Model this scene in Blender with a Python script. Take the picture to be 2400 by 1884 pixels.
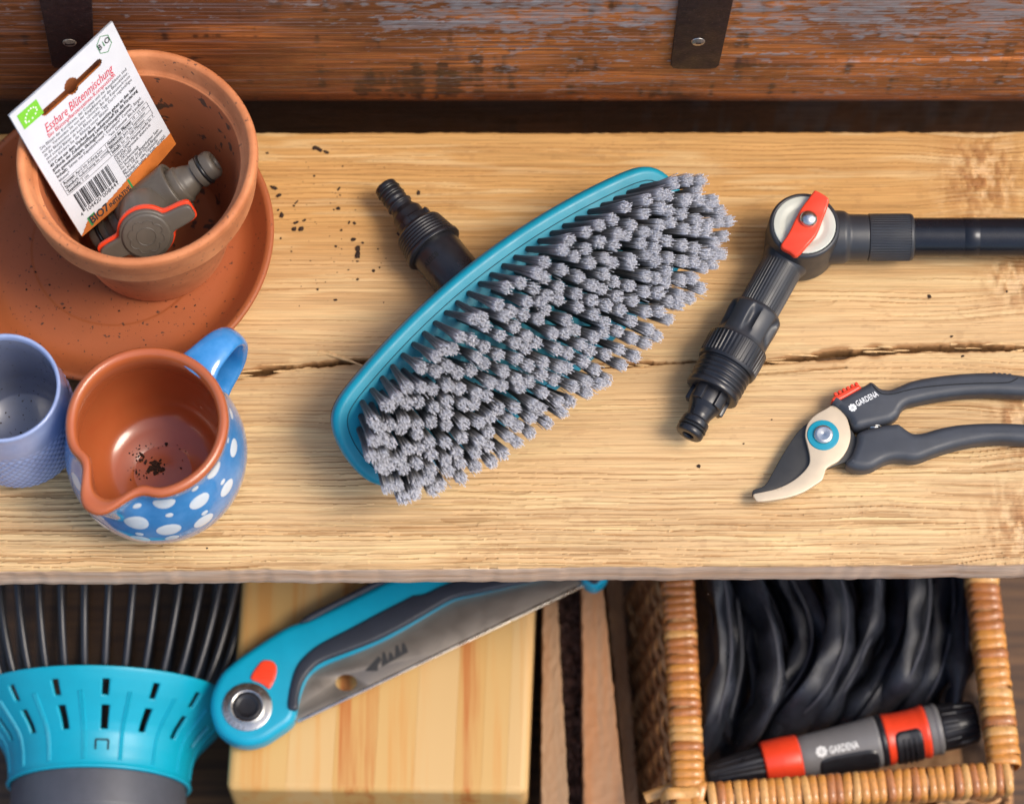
import bpy, bmesh, math, random
import numpy as np
from mathutils import Matrix, Vector

for o in list(bpy.data.objects):
    bpy.data.objects.remove(o)
scene = bpy.context.scene
COL = scene.collection
R = math.radians
MM = 0.001
random.seed(7)
rng = np.random.default_rng(11)

# ---------------------------------------------------------------- camera
PITCH = R(69.0)          # looking down at the bench board
DIST = 2.0               # to the board, along the optical axis
FPX = 7000.0             # focal length in pixels of the 2400 px wide picture
W0, H0 = 2400.0, 1884.0
CAM = np.array([0.0, -DIST * math.cos(PITCH), DIST * math.sin(PITCH)])
FWD = np.array([0.0, math.cos(PITCH), -math.sin(PITCH)])
UPV = np.array([0.0, math.sin(PITCH), math.cos(PITCH)])
RGT = np.array([1.0, 0.0, 0.0])
cd = bpy.data.cameras.new('camera')
cam = bpy.data.objects.new('camera', cd)
COL.objects.link(cam)
cam.location = CAM
cam.rotation_euler = (math.pi / 2 - PITCH, 0, 0)
cd.sensor_fit = 'HORIZONTAL'
cd.sensor_width = 36.0
cd.lens = FPX / W0 * 36.0
cd.clip_start = 0.05
cd.clip_end = 200.0
cd.dof.use_dof = True
cd.dof.focus_distance = DIST - 0.03
cd.dof.aperture_fstop = 3.9
scene.camera = cam

# ---------------------------------------------------------------- sky, sun, exposure
SUN_EL, SUN_AZ = R(56), R(106)     # azimuth clockwise from +Y (the wall side): soft light from the right
world = bpy.data.worlds.new('World')
scene.world = world
world.use_nodes = True
wn = world.node_tree.nodes
sky = wn.new('ShaderNodeTexSky')
sky.sky_type = 'NISHITA'
sky.sun_disc = False
sky.sun_elevation = SUN_EL
sky.sun_rotation = SUN_AZ
sky.air_density = 1.0
sky.dust_density = 3.0
sky.ozone_density = 1.0
wn['Background'].inputs['Strength'].default_value = 0.145
world.node_tree.links.new(sky.outputs['Color'], wn['Background'].inputs['Color'])
sd = bpy.data.lights.new('sun', 'SUN')
sd.energy = 1.5
sd.angle = R(22)
sd.color = (1.0, 0.91, 0.78)
sun = bpy.data.objects.new('sun', sd)
COL.objects.link(sun)
sdir = Vector((math.cos(SUN_EL) * math.sin(SUN_AZ), math.cos(SUN_EL) * math.cos(SUN_AZ), math.sin(SUN_EL)))
sun.rotation_euler = sdir.to_track_quat('Z', 'Y').to_euler()
sun.location = sdir * 5
vs = scene.view_settings
vs.view_transform = 'Standard'
vs.look = 'None'
vs.gamma = 1.0
vs.use_curve_mapping = False
vs.exposure = 0.70
scene.cycles.use_denoising = True
scene.cycles.max_bounces = 8

# ---------------------------------------------------------------- pixels to places
def ray(px, py):
    return RGT * ((px - W0 / 2) / FPX) + UPV * ((H0 / 2 - py) / FPX) + FWD
def at(px, py, z):
    d = ray(px, py)
    t = (z - CAM[2]) / d[2]
    return CAM + d * t
def atY(px, py, y):
    d = ray(px, py)
    t = (y - CAM[1]) / d[1]
    return CAM + d * t
S = 2400.0 / 2176.0
def D(x, y, z):                     # overview coordinates
    return at(x * S, y * S, z)
def zoomer(ox, oy, k):
    return lambda x, y, z: at(ox + x / k, oy + y / k, z)
Z1 = zoomer(0, 0, 2.44)
Z2 = zoomer(0, 700, 2.754)
Z3 = zoomer(740, 340, 3.416)
Z6 = zoomer(1560, 420, 2.588)
Z7 = zoomer(1740, 840, 3.297)
Z8 = zoomer(0, 1300, 2.924)
ZS = zoomer(460, 1300, 2.176)
ZB = zoomer(1400, 1300, 2.176)
ZP = zoomer(20, 40, 3.285)

# ---------------------------------------------------------------- noise
def _h(ix, iy, seed):
    h = (ix.astype(np.int64) * 374761393 + iy.astype(np.int64) * 668265263 + seed * 144269504) & 0xffffffff
    h = ((h ^ (h >> 13)) * 1274126177) & 0xffffffff
    h = ((h ^ (h >> 16)) * 2246822519) & 0xffffffff
    return (h ^ (h >> 15)) / 4294967295.0
def vn(x, y, seed=0):
    x = np.asarray(x, float); y = np.asarray(y, float)
    xi = np.floor(x); yi = np.floor(y)
    fx = x - xi; fy = y - yi
    fx = fx * fx * (3 - 2 * fx); fy = fy * fy * (3 - 2 * fy)
    a = _h(xi, yi, seed); b = _h(xi + 1, yi, seed); c = _h(xi, yi + 1, seed); d = _h(xi + 1, yi + 1, seed)
    return (a * (1 - fx) + b * fx) * (1 - fy) + (c * (1 - fx) + d * fx) * fy
def fbm(x, y, seed=0, n=4):
    s = 0; a = 0.5; t = 0
    for i in range(n):
        s = s + a * vn(x * 2 ** i, y * 2 ** i, seed + 17 * i); t += a; a *= 0.5
    return s / t
def sstep(a, b, x):
    t = np.clip((x - a) / (b - a), 0, 1)
    return t * t * (3 - 2 * t)
def mix(a, b, t):
    t = np.asarray(t)[..., None]
    return a * (1 - t) + b * t

# ---------------------------------------------------------------- materials
def mat(name, color, rough=0.5, metal=0.0, var=0.0, vscale=60, bump=0.0, bscale=400, coat=0.0, color2=None,
        stretch=None, spec=0.5, rvar=0.0, attr=None, vdetail=5, contrast=(0.35, 0.65), sss=0.0, speck=None, trans=0.0):
    m = bpy.data.materials.new(name)
    m.use_nodes = True
    nt = m.node_tree; N = nt.nodes; L = nt.links
    b = N['Principled BSDF']
    c4 = tuple(color) + (1,)
    b.inputs['Base Color'].default_value = c4
    b.inputs['Roughness'].default_value = rough
    b.inputs['Metallic'].default_value = metal
    b.inputs['Specular IOR Level'].default_value = spec
    b.inputs['Coat Weight'].default_value = coat
    b.inputs['Coat Roughness'].default_value = 0.08
    if trans: b.inputs['Transmission Weight'].default_value = trans
    if sss:
        b.inputs['Subsurface Weight'].default_value = sss
        b.inputs['Subsurface Radius'].default_value = (0.01, 0.006, 0.003)
        b.inputs['Subsurface Scale'].default_value = 0.3
    tc = N.new('ShaderNodeTexCoord')
    vec = tc.outputs['Object']
    if stretch:
        mp = N.new('ShaderNodeMapping'); mp.inputs['Scale'].default_value = stretch
        L.new(vec, mp.inputs['Vector']); vec = mp.outputs['Vector']
    src = None
    if attr:
        at_ = N.new('ShaderNodeAttribute'); at_.attribute_name = attr
        src = at_.outputs['Color']
    if var or color2:
        nz = N.new('ShaderNodeTexNoise'); nz.inputs['Scale'].default_value = vscale
        nz.inputs['Detail'].default_value = vdetail; nz.inputs['Roughness'].default_value = 0.62
        L.new(vec, nz.inputs['Vector'])
        mr = N.new('ShaderNodeMapRange')
        mr.inputs['From Min'].default_value = contrast[0]; mr.inputs['From Max'].default_value = contrast[1]
        L.new(nz.outputs['Fac'], mr.inputs['Value'])
        if color2:
            mx = N.new('ShaderNodeMix'); mx.data_type = 'RGBA'
            mx.inputs['A'].default_value = c4; mx.inputs['B'].default_value = tuple(color2) + (1,)
            L.new(mr.outputs['Result'], mx.inputs['Factor']); src = mx.outputs['Result']
        if var:
            ml = N.new('ShaderNodeMapRange'); ml.inputs['To Min'].default_value = 1 - var; ml.inputs['To Max'].default_value = 1 + var
            L.new(mr.outputs['Result'], ml.inputs['Value'])
            mu = N.new('ShaderNodeMix'); mu.data_type = 'RGBA'; mu.blend_type = 'MULTIPLY'
            mu.inputs['Factor'].default_value = 1.0
            if src is not None: L.new(src, mu.inputs['A'])
            else: mu.inputs['A'].default_value = c4
            L.new(ml.outputs['Result'], mu.inputs['B']); src = mu.outputs['Result']
    if speck:                        # (colour, scale, threshold): dust, lime or soil specks
        col, sc_, th = speck
        n2 = N.new('ShaderNodeTexNoise'); n2.inputs['Scale'].default_value = sc_; n2.inputs['Detail'].default_value = 3
        L.new(tc.outputs['Object'], n2.inputs['Vector'])
        m2 = N.new('ShaderNodeMapRange'); m2.inputs['From Min'].default_value = th; m2.inputs['From Max'].default_value = th + 0.05
        L.new(n2.outputs['Fac'], m2.inputs['Value'])
        mx = N.new('ShaderNodeMix'); mx.data_type = 'RGBA'
        if src is not None: L.new(src, mx.inputs['A'])
        else: mx.inputs['A'].default_value = c4
        mx.inputs['B'].default_value = tuple(col) + (1,)
        L.new(m2.outputs['Result'], mx.inputs['Factor']); src = mx.outputs['Result']
    if src is not None:
        L.new(src, b.inputs['Base Color'])
    if rvar:
        nr = N.new('ShaderNodeTexNoise'); nr.inputs['Scale'].default_value = 90; nr.inputs['Detail'].default_value = 4
        L.new(tc.outputs['Object'], nr.inputs['Vector'])
        rr = N.new('ShaderNodeMapRange'); rr.inputs['From Min'].default_value = 0.3; rr.inputs['From Max'].default_value = 0.7
        rr.inputs['To Min'].default_value = max(0.02, rough - rvar); rr.inputs['To Max'].default_value = min(1, rough + rvar)
        L.new(nr.outputs['Fac'], rr.inputs['Value']); L.new(rr.outputs['Result'], b.inputs['Roughness'])
    if bump:
        nb = N.new('ShaderNodeTexNoise'); nb.inputs['Scale'].default_value = bscale; nb.inputs['Detail'].default_value = 5
        L.new(vec, nb.inputs['Vector'])
        bp = N.new('ShaderNodeBump'); bp.inputs['Strength'].default_value = bump; bp.inputs['Distance'].default_value = 0.0006
        L.new(nb.outputs['Fac'], bp.inputs['Height']); L.new(bp.outputs['Normal'], b.inputs['Normal'])
    return m

# ---------------------------------------------------------------- objects
WLOC = {}
def link(o, parent=None):
    COL.objects.link(o)
    if parent is not None: o.parent = parent
def thing(name, label, cat, loc, group=None):
    o = bpy.data.objects.new(name, None)
    o.empty_display_size = 0.01
    link(o); o.location = loc
    WLOC[o.name] = np.array(loc, float)
    o['label'] = label; o['category'] = cat
    if group: o['group'] = group
    return o
def tag(o, label, cat, group=None):
    o['label'] = label; o['category'] = cat
    if group: o['group'] = group
    return o
def mk(name, V, F, m, parent=None, origin=None, sharp=38, smooth=True, mats=None, mi=None):
    """one mesh object; V in world coordinates"""
    V = np.asarray(V, float)
    if parent is not None: org = WLOC[parent.name]
    else: org = np.array(origin if origin is not None else (0, 0, 0), float)
    me = bpy.data.meshes.new(name)
    me.from_pydata((V - org).tolist(), [], [list(map(int, f)) for f in F])
    if mats:
        for q in mats: me.materials.append(q)
        if mi is not None: me.polygons.foreach_set('material_index', np.asarray(mi, np.int32))
    else:
        me.materials.append(m)
    me.validate(); me.update()
    if smooth:
        me.shade_smooth()
        if sharp: me.set_sharp_from_angle(angle=R(sharp))
    o = bpy.data.objects.new(name, me)
    link(o, parent)
    if parent is None: o.location = org
    WLOC[o.name] = org
    return o
def grid_mesh(name, P, m, parent=None, origin=(0, 0, 0), colors=None):
    """P: (rows, cols, 3) world points, fast path"""
    r, c, _ = P.shape
    V = (P.reshape(-1, 3) - np.array(origin)).astype(np.float32)
    i = np.arange(r * c).reshape(r, c)
    q = np.stack([i[:-1, :-1], i[:-1, 1:], i[1:, 1:], i[1:, :-1]], -1).reshape(-1, 4).astype(np.int32)
    me = bpy.data.meshes.new(name)
    me.vertices.add(len(V)); me.vertices.foreach_set('co', V.ravel())
    me.loops.add(q.size); me.loops.foreach_set('vertex_index', q.ravel())
    me.polygons.add(len(q))
    me.polygons.foreach_set('loop_start', np.arange(0, q.size, 4, dtype=np.int32))
    me.update(calc_edges=True)
    me.materials.append(m)
    if colors is not None:
        ca = me.color_attributes.new('Col', 'FLOAT_COLOR', 'POINT')
        cc = np.concatenate([colors.reshape(-1, 3), np.ones((r * c, 1))], 1).astype(np.float32)
        ca.data.foreach_set('color', cc.ravel())
    me.shade_smooth()
    o = bpy.data.objects.new(name, me)
    link(o, parent)
    if parent is None: o.location = origin
    WLOC[o.name] = np.array(origin, float)
    return o

def frame(origin, zdir, xdir=(1, 0, 0)):
    z = np.array(zdir, float); z /= np.linalg.norm(z)
    x = np.array(xdir, float); x = x - z * x.dot(z); x /= np.linalg.norm(x)
    y = np.cross(z, x)
    M = np.eye(4); M[:3, 0] = x; M[:3, 1] = y; M[:3, 2] = z; M[:3, 3] = origin
    return M
def xf(M, V):
    V = np.asarray(V, float)
    return V @ M[:3, :3].T + M[:3, 3]
def lathe(prof, n=64, M=None, mod=None, closed=False):
    """profile [(r,z)..]; mod(r,z,phi)->(r,z); poles where r==0"""
    V = []; F = []; idx = []
    ph = np.linspace(0, 2 * math.pi, n, endpoint=False)
    for r, z in prof:
        if r <= 1e-9:
            idx.append([len(V)]); V.append((0, 0, z))
        else:
            rr = np.full(n, r); zz = np.full(n, z)
            if mod: rr, zz = mod(rr, zz, ph)
            idx.append(list(range(len(V), len(V) + n)))
            V += list(zip(rr * np.cos(ph), rr * np.sin(ph), zz))
    pairs = list(zip(idx[:-1], idx[1:]))
    if closed: pairs.append((idx[-1], idx[0]))
    for a, b in pairs:
        for k in range(n):
            k2 = (k + 1) % n
            if len(a) == 1 and len(b) == 1: continue
            if len(a) == 1: F.append((a[0], b[k2], b[k]))
            elif len(b) == 1: F.append((a[k], a[k2], b[0]))
            else: F.append((a[k], a[k2], b[k2], b[k]))
    V = np.array(V, float)
    if M is not None: V = xf(M, V)
    return V, F
def fillet(prof, r=0.0006, n=3):
    """round the corners of a profile polyline"""
    P = [np.array(p, float) for p in prof]
    out = [P[0]]
    for a, b, c in zip(P[:-2], P[1:-1], P[2:]):
        la = np.linalg.norm(a - b); lc = np.linalg.norm(c - b)
        if la < 1e-9 or lc < 1e-9: continue
        q = min(r, la * 0.45, lc * 0.45)
        p0 = b + (a - b) / la * q; p1 = b + (c - b) / lc * q
        for t in np.linspace(0, 1, n):
            out.append((1 - t) ** 2 * p0 + 2 * t * (1 - t) * b + t * t * p1)
    out.append(P[-1])
    return [tuple(p) for p in out]
def cat_rom(P, n=6, closed=True):
    P = np.asarray(P, float); m = len(P); out = []
    rngk = range(m) if closed else range(m - 1)
    for i in rngk:
        if closed: p0, p1, p2, p3 = P[(i - 1) % m], P[i], P[(i + 1) % m], P[(i + 2) % m]
        else: p0, p1, p2, p3 = P[max(i - 1, 0)], P[i], P[i + 1], P[min(i + 2, m - 1)]
        for t in np.linspace(0, 1, n, endpoint=False):
            out.append(0.5 * ((2 * p1) + (-p0 + p2) * t + (2 * p0 - 5 * p1 + 4 * p2 - p3) * t * t + (-p0 + 3 * p1 - 3 * p2 + p3) * t ** 3))
    if not closed: out.append(P[-1])
    return np.array(out)
def sweep(path, rad, n=10, cap=True, up=(0, 0, 1), closed=False):
    """tube; rad: scalar, list, or (a,b) arrays for an elliptic section (a along side, b along up)"""
    path = np.asarray(path, float); m = len(path)
    T = np.gradient(path, axis=0)
    if closed: T = np.roll(path, -1, 0) - np.roll(path, 1, 0)
    T /= np.linalg.norm(T, axis=1)[:, None] + 1e-12
    up = np.array(up, float)
    V = []; F = []
    if isinstance(rad, tuple): ra = np.broadcast_to(rad[0], m); rb = np.broadcast_to(rad[1], m)
    else: ra = rb = np.broadcast_to(rad, m)
    u = up
    ph = np.linspace(0, 2 * math.pi, n, endpoint=False)
    for i in range(m):
        s = np.cross(T[i], u)
        if np.linalg.norm(s) < 1e-6: s = np.cross(T[i], (1, 0.1, 0.05))
        s /= np.linalg.norm(s); v = np.cross(s, T[i]); v /= np.linalg.norm(v)
        u = v
        for a in ph: V.append(path[i] + s * ra[i] * math.cos(a) + v * rb[i] * math.sin(a))
    mm = m if closed else m - 1
    for i in range(mm):
        j = (i + 1) % m
        for k in range(n):
            k2 = (k + 1) % n
            F.append((i * n + k, i * n + k2, j * n + k2, j * n + k))
    if cap and not closed:
        F.append(list(range(n))[::-1]); F.append([(m - 1) * n + k for k in range(n)])
    return np.array(V), F
def merge(*parts):
    V = []; F = []; o = 0
    for v, f in parts:
        V.append(np.asarray(v, float)); F += [[i + o for i in q] for q in f]; o += len(v)
    return np.concatenate(V), F
def boxvf(c, d, M=None, bev=0.0):
    x, y, z = [q / 2 for q in d]
    if bev <= 0:
        V = np.array([(sx * x, sy * y, sz * z) for sx in (-1, 1) for sy in (-1, 1) for sz in (-1, 1)]) + np.array(c)
        F = [(0, 1, 3, 2), (4, 6, 7, 5), (0, 4, 5, 1), (2, 3, 7, 6), (0, 2, 6, 4), (1, 5, 7, 3)]
    else:
        bm = bmesh.new(); bmesh.ops.create_cube(bm, size=1.0)
        for v in bm.verts: v.co = Vector((v.co.x * 2 * x, v.co.y * 2 * y, v.co.z * 2 * z))
        bmesh.ops.bevel(bm, geom=bm.edges[:], offset=bev, segments=2, profile=0.5, affect='EDGES')
        bm.verts.ensure_lookup_table()
        V = np.array([v.co[:] for v in bm.verts]) + np.array(c)
        F = [[v.index for v in f.verts] for f in bm.faces]; bm.free()
    if M is not None: V = xf(M, V)
    return V, F
def curve_vf(splines, thick, bevel=0.0, res=3, M=None, mids=None):
    """flat plate from closed 2-D outlines (first = outer, others = holes), centred on local z=0"""
    cu = bpy.data.curves.new('tmp', 'CURVE'); cu.dimensions = '2D'; cu.fill_mode = 'BOTH'
    cu.extrude = max(thick / 2 - bevel, 0); cu.bevel_depth = bevel; cu.bevel_resolution = res; cu.offset = -bevel
    for P in splines:
        s = cu.splines.new('POLY'); s.points.add(len(P) - 1)
        for k, p in enumerate(P): s.points[k].co = (p[0], p[1], 0, 1)
        s.use_cyclic_u = True
    return conv(cu, M)
def conv(cu, M=None):
    o = bpy.data.objects.new('tmp', cu); COL.objects.link(o)
    dg = bpy.context.evaluated_depsgraph_get(); dg.update()
    me = bpy.data.meshes.new_from_object(o.evaluated_get(dg))
    bm = bmesh.new(); bm.from_mesh(me); bmesh.ops.remove_doubles(bm, verts=bm.verts[:], dist=2e-6)
    bm.verts.ensure_lookup_table()
    V = np.array([v.co[:] for v in bm.verts]) if len(bm.verts) else np.zeros((0, 3))
    F = [[v.index for v in f.verts] for f in bm.faces]
    bm.free()
    bpy.data.objects.remove(o); bpy.data.curves.remove(cu); bpy.data.meshes.remove(me)
    if M is not None: V = xf(M, V)
    return V, F
def text_vf(body, size, width=None, shear=0.0, bold=0.0, align='LEFT', line=1.0):
    cu = bpy.data.curves.new('tmp', 'FONT'); cu.body = body; cu.size = size; cu.shear = shear
    cu.offset = bold; cu.align_x = align; cu.space_line = line; cu.resolution_u = 2
    cu.fill_mode = 'FRONT'
    V, F = conv(cu)
    if width and len(V):
        V[:, 0] *= width / max(V[:, 0].max(), 1e-9)
    return V, F
def ribbed(r, depth, count):
    """modulation for straight knurling"""
    def f(rr, zz, ph):
        return rr - depth * (np.cos(ph * count) < -0.2), zz
    return f
# ================================================================ the setting: bench board, old wall, lower shelf
M_wood = mat('pine_board', (0.6, 0.4, 0.2), rough=0.62, attr='Col', var=0.17, vscale=1.0, stretch=(14, 900, 900),
             bump=0.9, bscale=1.0, spec=0.3, rvar=0.08)
M_wall = mat('weathered_wood', (0.3, 0.12, 0.04), rough=0.5, attr='Col', var=0.34, vscale=1.0, stretch=(20, 600, 600),
             bump=0.5, bscale=1.0, spec=0.4, rvar=0.15)
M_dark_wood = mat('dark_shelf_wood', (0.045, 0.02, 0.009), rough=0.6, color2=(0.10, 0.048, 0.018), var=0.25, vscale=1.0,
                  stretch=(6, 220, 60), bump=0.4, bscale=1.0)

XB = 0.41
NX = 1300
xs = np.linspace(-XB, XB, NX)
f0 = at(0, 1337, 0); f1 = at(2400, 1319, 0)
b0 = at(560, 311, 0); b1 = at(2400, 308, 0)
yf = f0[1] + (xs - f0[0]) / (f1[0] - f0[0]) * (f1[1] - f0[1])
yb = b0[1] + (xs - b0[0]) / (b1[0] - b0[0]) * (b1[1] - b0[1])
yf = yf + 0.0011 * (vn(xs * 38, xs * 0, 3) - 0.5) + 0.0006 * (vn(xs * 160, xs * 0, 4) - 0.5)
yb = yb + 0.0009 * (vn(xs * 60, xs * 0, 5) - 0.5) + 0.0006 * (vn(xs * 260, xs * 0, 6) - 0.5)
TH = 0.031
NT = 540
ts = np.linspace(0, 1, NT)
X = np.broadcast_to(xs, (NT, NX))
Y = yf[None] * (1 - ts[:, None]) + yb[None] * ts[:, None]
xm, ym = X * 1000, Y * 1000                       # millimetres
# knots bend the grain around them
warp = 7 * (fbm(xm / 160, ym / 55, 21, 3) - 0.5) + 2.0 * (fbm(xm / 45, ym / 18, 22, 2) - 0.5)
knots = [(D(2085, 375, 0), 26, 34), (D(2165, 600, 0), 22, 20), (D(2170, 900, 0), 18, 26), (D(2190, 1120, 0), 30, 26)]
kmask = np.zeros_like(xm)
for kp, sx_, sy_ in knots:
    dx = (xm - kp[0] * 1000) / sx_; dy = (ym - kp[1] * 1000) / sy_
    g = np.exp(-(dx * dx + dy * dy))
    warp = warp + 10 * dy * np.exp(-(dx * dx * 0.5 + dy * dy * 0.5)) * 1.0
    kmask = np.maximum(kmask, g)
yw = ym + warp
# growth rings: irregular lines along the board
u = yw + 1.6 * (vn(xm / 300, yw / 20, 23) - 0.5)
ring = fbm(xm / 900, u / 3.4, 31, 2)
ringf = fbm(xm / 260, u / 1.25, 33, 3)
big = fbm(xm / 500, u / 24, 35, 3)
phs = u / 3.7 + 2.2 * (fbm(xm / 380, u / 26, 36, 3) - 0.5) + 0.35 * (fbm(xm / 28, u / 7, 37, 2) - 0.5)
saw = phs - np.floor(phs)
lst = sstep(0.30, 0.66, fbm(xm / 110, u / 5, 38, 3))
ledge = sstep(0.20, 0.03, saw) * sstep(0.0, 0.02, saw)
line = 0.62 * sstep(0.30, 0.0, saw) * lst + sstep(0.52, 0.8, ring) * 0.35 + sstep(0.50, 0.8, ringf) * 0.38
# where the saw tore the surface: front strip, left front, right end
fr = (ym - (yf * 1000)[None])                     # mm from the front edge
rough = sstep(105, 18, fr + 30 * (fbm(xm / 120, ym / 40, 41, 3) - 0.5))
rough = np.maximum(rough, 0.85 * sstep(-130, -190, xm) * sstep(150, 90, fr))
rough = np.maximum(rough, 0.9 * sstep(200, 260, xm) * sstep(190, 110, fr))
mid_r = D(1900, 640, 0) * 1000
rough = np.maximum(rough, 0.75 * np.exp(-((xm - mid_r[0]) / 75) ** 2 - ((ym - mid_r[1]) / 22) ** 2))
rough = np.maximum(rough, kmask * 0.9)
tear = fbm(xm / 75, u / 1.7, 51, 3)
tear2 = vn(np.floor(xm / 26 + 2.5 * vn(xm / 70, u / 2.2, 53)) * 0.7, u / 2.0, 54)
H = -0.20 * line * (0.5 + rough) + (saw - 0.5) * lst * (0.30 + 1.15 * rough) + rough * (1.3 * (tear - 0.5) + 1.25 * (tear2 - 0.5)) + 0.10 * (ringf - 0.5)
H = H + 0.8 * (fbm(xm / 90, ym / 60, 61, 2) - 0.5)
kn = fbm(xm / 5, ym / 9, 62, 3)
H = H + kmask * 2.2 * (kn - 0.55)
# the long crack
ck = np.array([D(*p, 0)[:2] * 1000 for p in [(300, 800), (500, 799), (560, 788), (620, 779), (720, 771), (760, 769), (900, 772), (1100, 778), (1270, 777),
               (1400, 771), (1480, 768), (1640, 768), (1740, 757), (1860, 747), (1960, 741), (2060, 738), (2176, 741), (2300, 741)]])
yc = np.interp(xs * 1000, ck[:, 0], ck[:, 1]) + 0.9 * (vn(xs * 30, xs * 0, 71) - 0.5) + 0.9 * (vn(xs * 330, xs * 0, 72) - 0.5)
kw = np.array([[-300, .1], [-215, .6], [-190, 1.6], [-165, 1.5], [-148, .7], [-100, .8], [30, .5], [80, .9], [130, .35], [170, .9], [205, 1.9], [240, 1.7], [275, 2.2], [310, 1.5], [400, 1.3]])
wc = 1.3 * np.interp(xs * 1000, kw[:, 0], kw[:, 1]) * (0.45 + 1.0 * vn(xs * 90, xs * 0, 73))
dc = ym - yc[None]
gro = np.clip(1 - np.abs(dc + 0.2) / (wc[None] + 0.25), 0, 1)
crk = sstep(0.0, 0.55, gro)
H = H - 11.0 * crk * sstep(0.15, 0.6, wc)[None]
lip = np.exp(-np.clip(dc, 0, None) / 9.0) * (dc > 0) * sstep(0.3, 1.2, wc)[None]
H = H + 1.3 * lip - 0.9 * np.exp(-np.clip(-dc, 0, None) / 5.0) * (dc <= 0) * sstep(0.3, 1.2, wc)[None]
# second, shorter split above the right end of the crack
ck2 = np.array([D(*p, 0)[:2] * 1000 for p in [(1560, 800), (1640, 792), (1760, 783), (1800, 780)]])
yc2 = np.interp(xs * 1000, ck2[:, 0], ck2[:, 1], left=-999, right=-999)
c2 = sstep(0, 0.6, np.clip(1 - np.abs(ym - yc2[None]) / 0.8, 0, 1))
H = H - 3 * c2
H = H - 1.6 * sstep(2.2, 0.0, fr)                 # worn arris at the front
bk = (yb * 1000)[None] - ym
H = H - 1.2 * sstep(1.6, 0.0, bk)
# the wood's own colour, with thin ledge shadows drawn in
c_hi = np.array([0.63, 0.405, 0.195]); c_or = np.array([0.53, 0.275, 0.075]); c_gr = np.array([0.53, 0.345, 0.17])
c_ln = np.array([0.34, 0.155, 0.042]); c_pl = np.array([0.70, 0.495, 0.245]); c_dk = np.array([0.10, 0.045, 0.014])
back = sstep(150, 260, fr + 60 * (big - 0.5))     # heartwood towards the wall is more orange
C = mix(np.broadcast_to(c_hi, xm.shape + (3,)), np.broadcast_to(c_or, xm.shape + (3,)), 0.75 * back)
C = mix(C, c_gr, 0.7 * sstep(0.35, 0.7, fbm(xm / 120, ym / 30, 81, 3)) * (1 - back))
C = mix(C, c_pl, 0.55 * sstep(0.52, 0.72, fbm(xm / 60, u / 5, 82, 3)))
C = mix(C, c_ln, np.clip(line * (0.42 + 0.34 * back + 0.22 * rough), 0, 0.85))
C = mix(C, c_ln * 0.62, 0.9 * ledge * lst * (0.35 + 0.65 * rough))  # ring edges and the shadow under each ledge, both as dark colour
C = mix(C, c_pl * 1.05, 0.6 * rough * sstep(0.52, 0.75, tear))
C = mix(C, c_ln * 0.75, 0.6 * rough * sstep(0.44, 0.25, tear2) * sstep(0.55, 0.3, tear))
C = mix(C, np.array([0.26, 0.09, 0.022]), 0.8 * kmask * sstep(0.3, 0.7, kn))
C = mix(C, np.array([0.66, 0.43, 0.24]), 0.55 * kmask * sstep(0.5, 0.25, kn))
C = mix(C, np.array([0.28, 0.115, 0.03]), 0.75 * sstep(0.05, 0.5, np.clip(1 - np.abs(dc) / (wc[None] * 2.2 + 0.5), 0, 1)) * sstep(0.3, 0.9, wc)[None])
C = mix(C, c_dk * 0.6, 0.92 * crk * sstep(0.2, 0.7, wc)[None])
C = mix(C, c_dk * 1.6, 0.6 * c2)
st = sstep(0.66, 0.74, fbm(xm / 7, ym / 3, 91, 3)) * sstep(0.45, 0.6, fbm(xm / 70, ym / 50, 92, 2))
C = mix(C, np.array([0.24, 0.11, 0.04]), 0.18 * st)
Pt = np.stack([X, Y, H * MM], -1)
# front, back and under side rows
zf = np.array([-TH, -TH + 0.0008, -0.024, -0.018, -0.012, -0.007, -0.0035])
rows_f = []; cols_f = []
for k, z in enumerate(zf):
    yy = yf - 0.0003 - (0.0005 * (vn(xs * 90, xs * 0 + k, 95) - 0.5)) + (0.0008 if k == 0 else 0)
    rows_f.append(np.stack([xs, yy, np.full(NX, z) + (0.0006 * (vn(xs * 300, xs * 0, 96) - 0.5) if k < 2 else 0)], -1))
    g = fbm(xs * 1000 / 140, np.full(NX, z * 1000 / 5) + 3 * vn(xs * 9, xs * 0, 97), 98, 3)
    cc = mix(np.broadcast_to(np.array([0.80, 0.58, 0.42]), (NX, 3)), np.array([0.60, 0.36, 0.21]), 0.8 * sstep(0.45, 0.7, g))  # sawn face, lightened in colour to stand for missing front light
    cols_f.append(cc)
rows_b = [np.stack([xs, yb, np.full(NX, z)], -1) for z in (-0.004, -TH)]
cols_b = [np.broadcast_to(np.array([0.4, 0.22, 0.09]), (NX, 3))] * 2
bot = [rows_f[0] + np.array([0, 0.002, -0.0002])]
P = np.concatenate([np.array(bot) + np.array([0, 0.3, 0]) * 0, np.array(rows_f), Pt, np.array(rows_b), np.array(bot)], 0)
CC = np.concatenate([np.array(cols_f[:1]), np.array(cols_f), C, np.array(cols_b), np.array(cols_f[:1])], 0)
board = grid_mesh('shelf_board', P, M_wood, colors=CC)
board['kind'] = 'structure'
board['label'] = 'rough sawn pale pine shelf board with a long crack'
def board_z(x, y):                                  # height of the wood under a point
    ix = int(np.clip(np.searchsorted(xs, x), 0, NX - 1))
    t = (y - yf[ix]) / (yb[ix] - yf[ix])
    it = int(np.clip(round(t * (NT - 1)), 0, NT - 1))
    return H[it, ix] * MM

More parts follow.
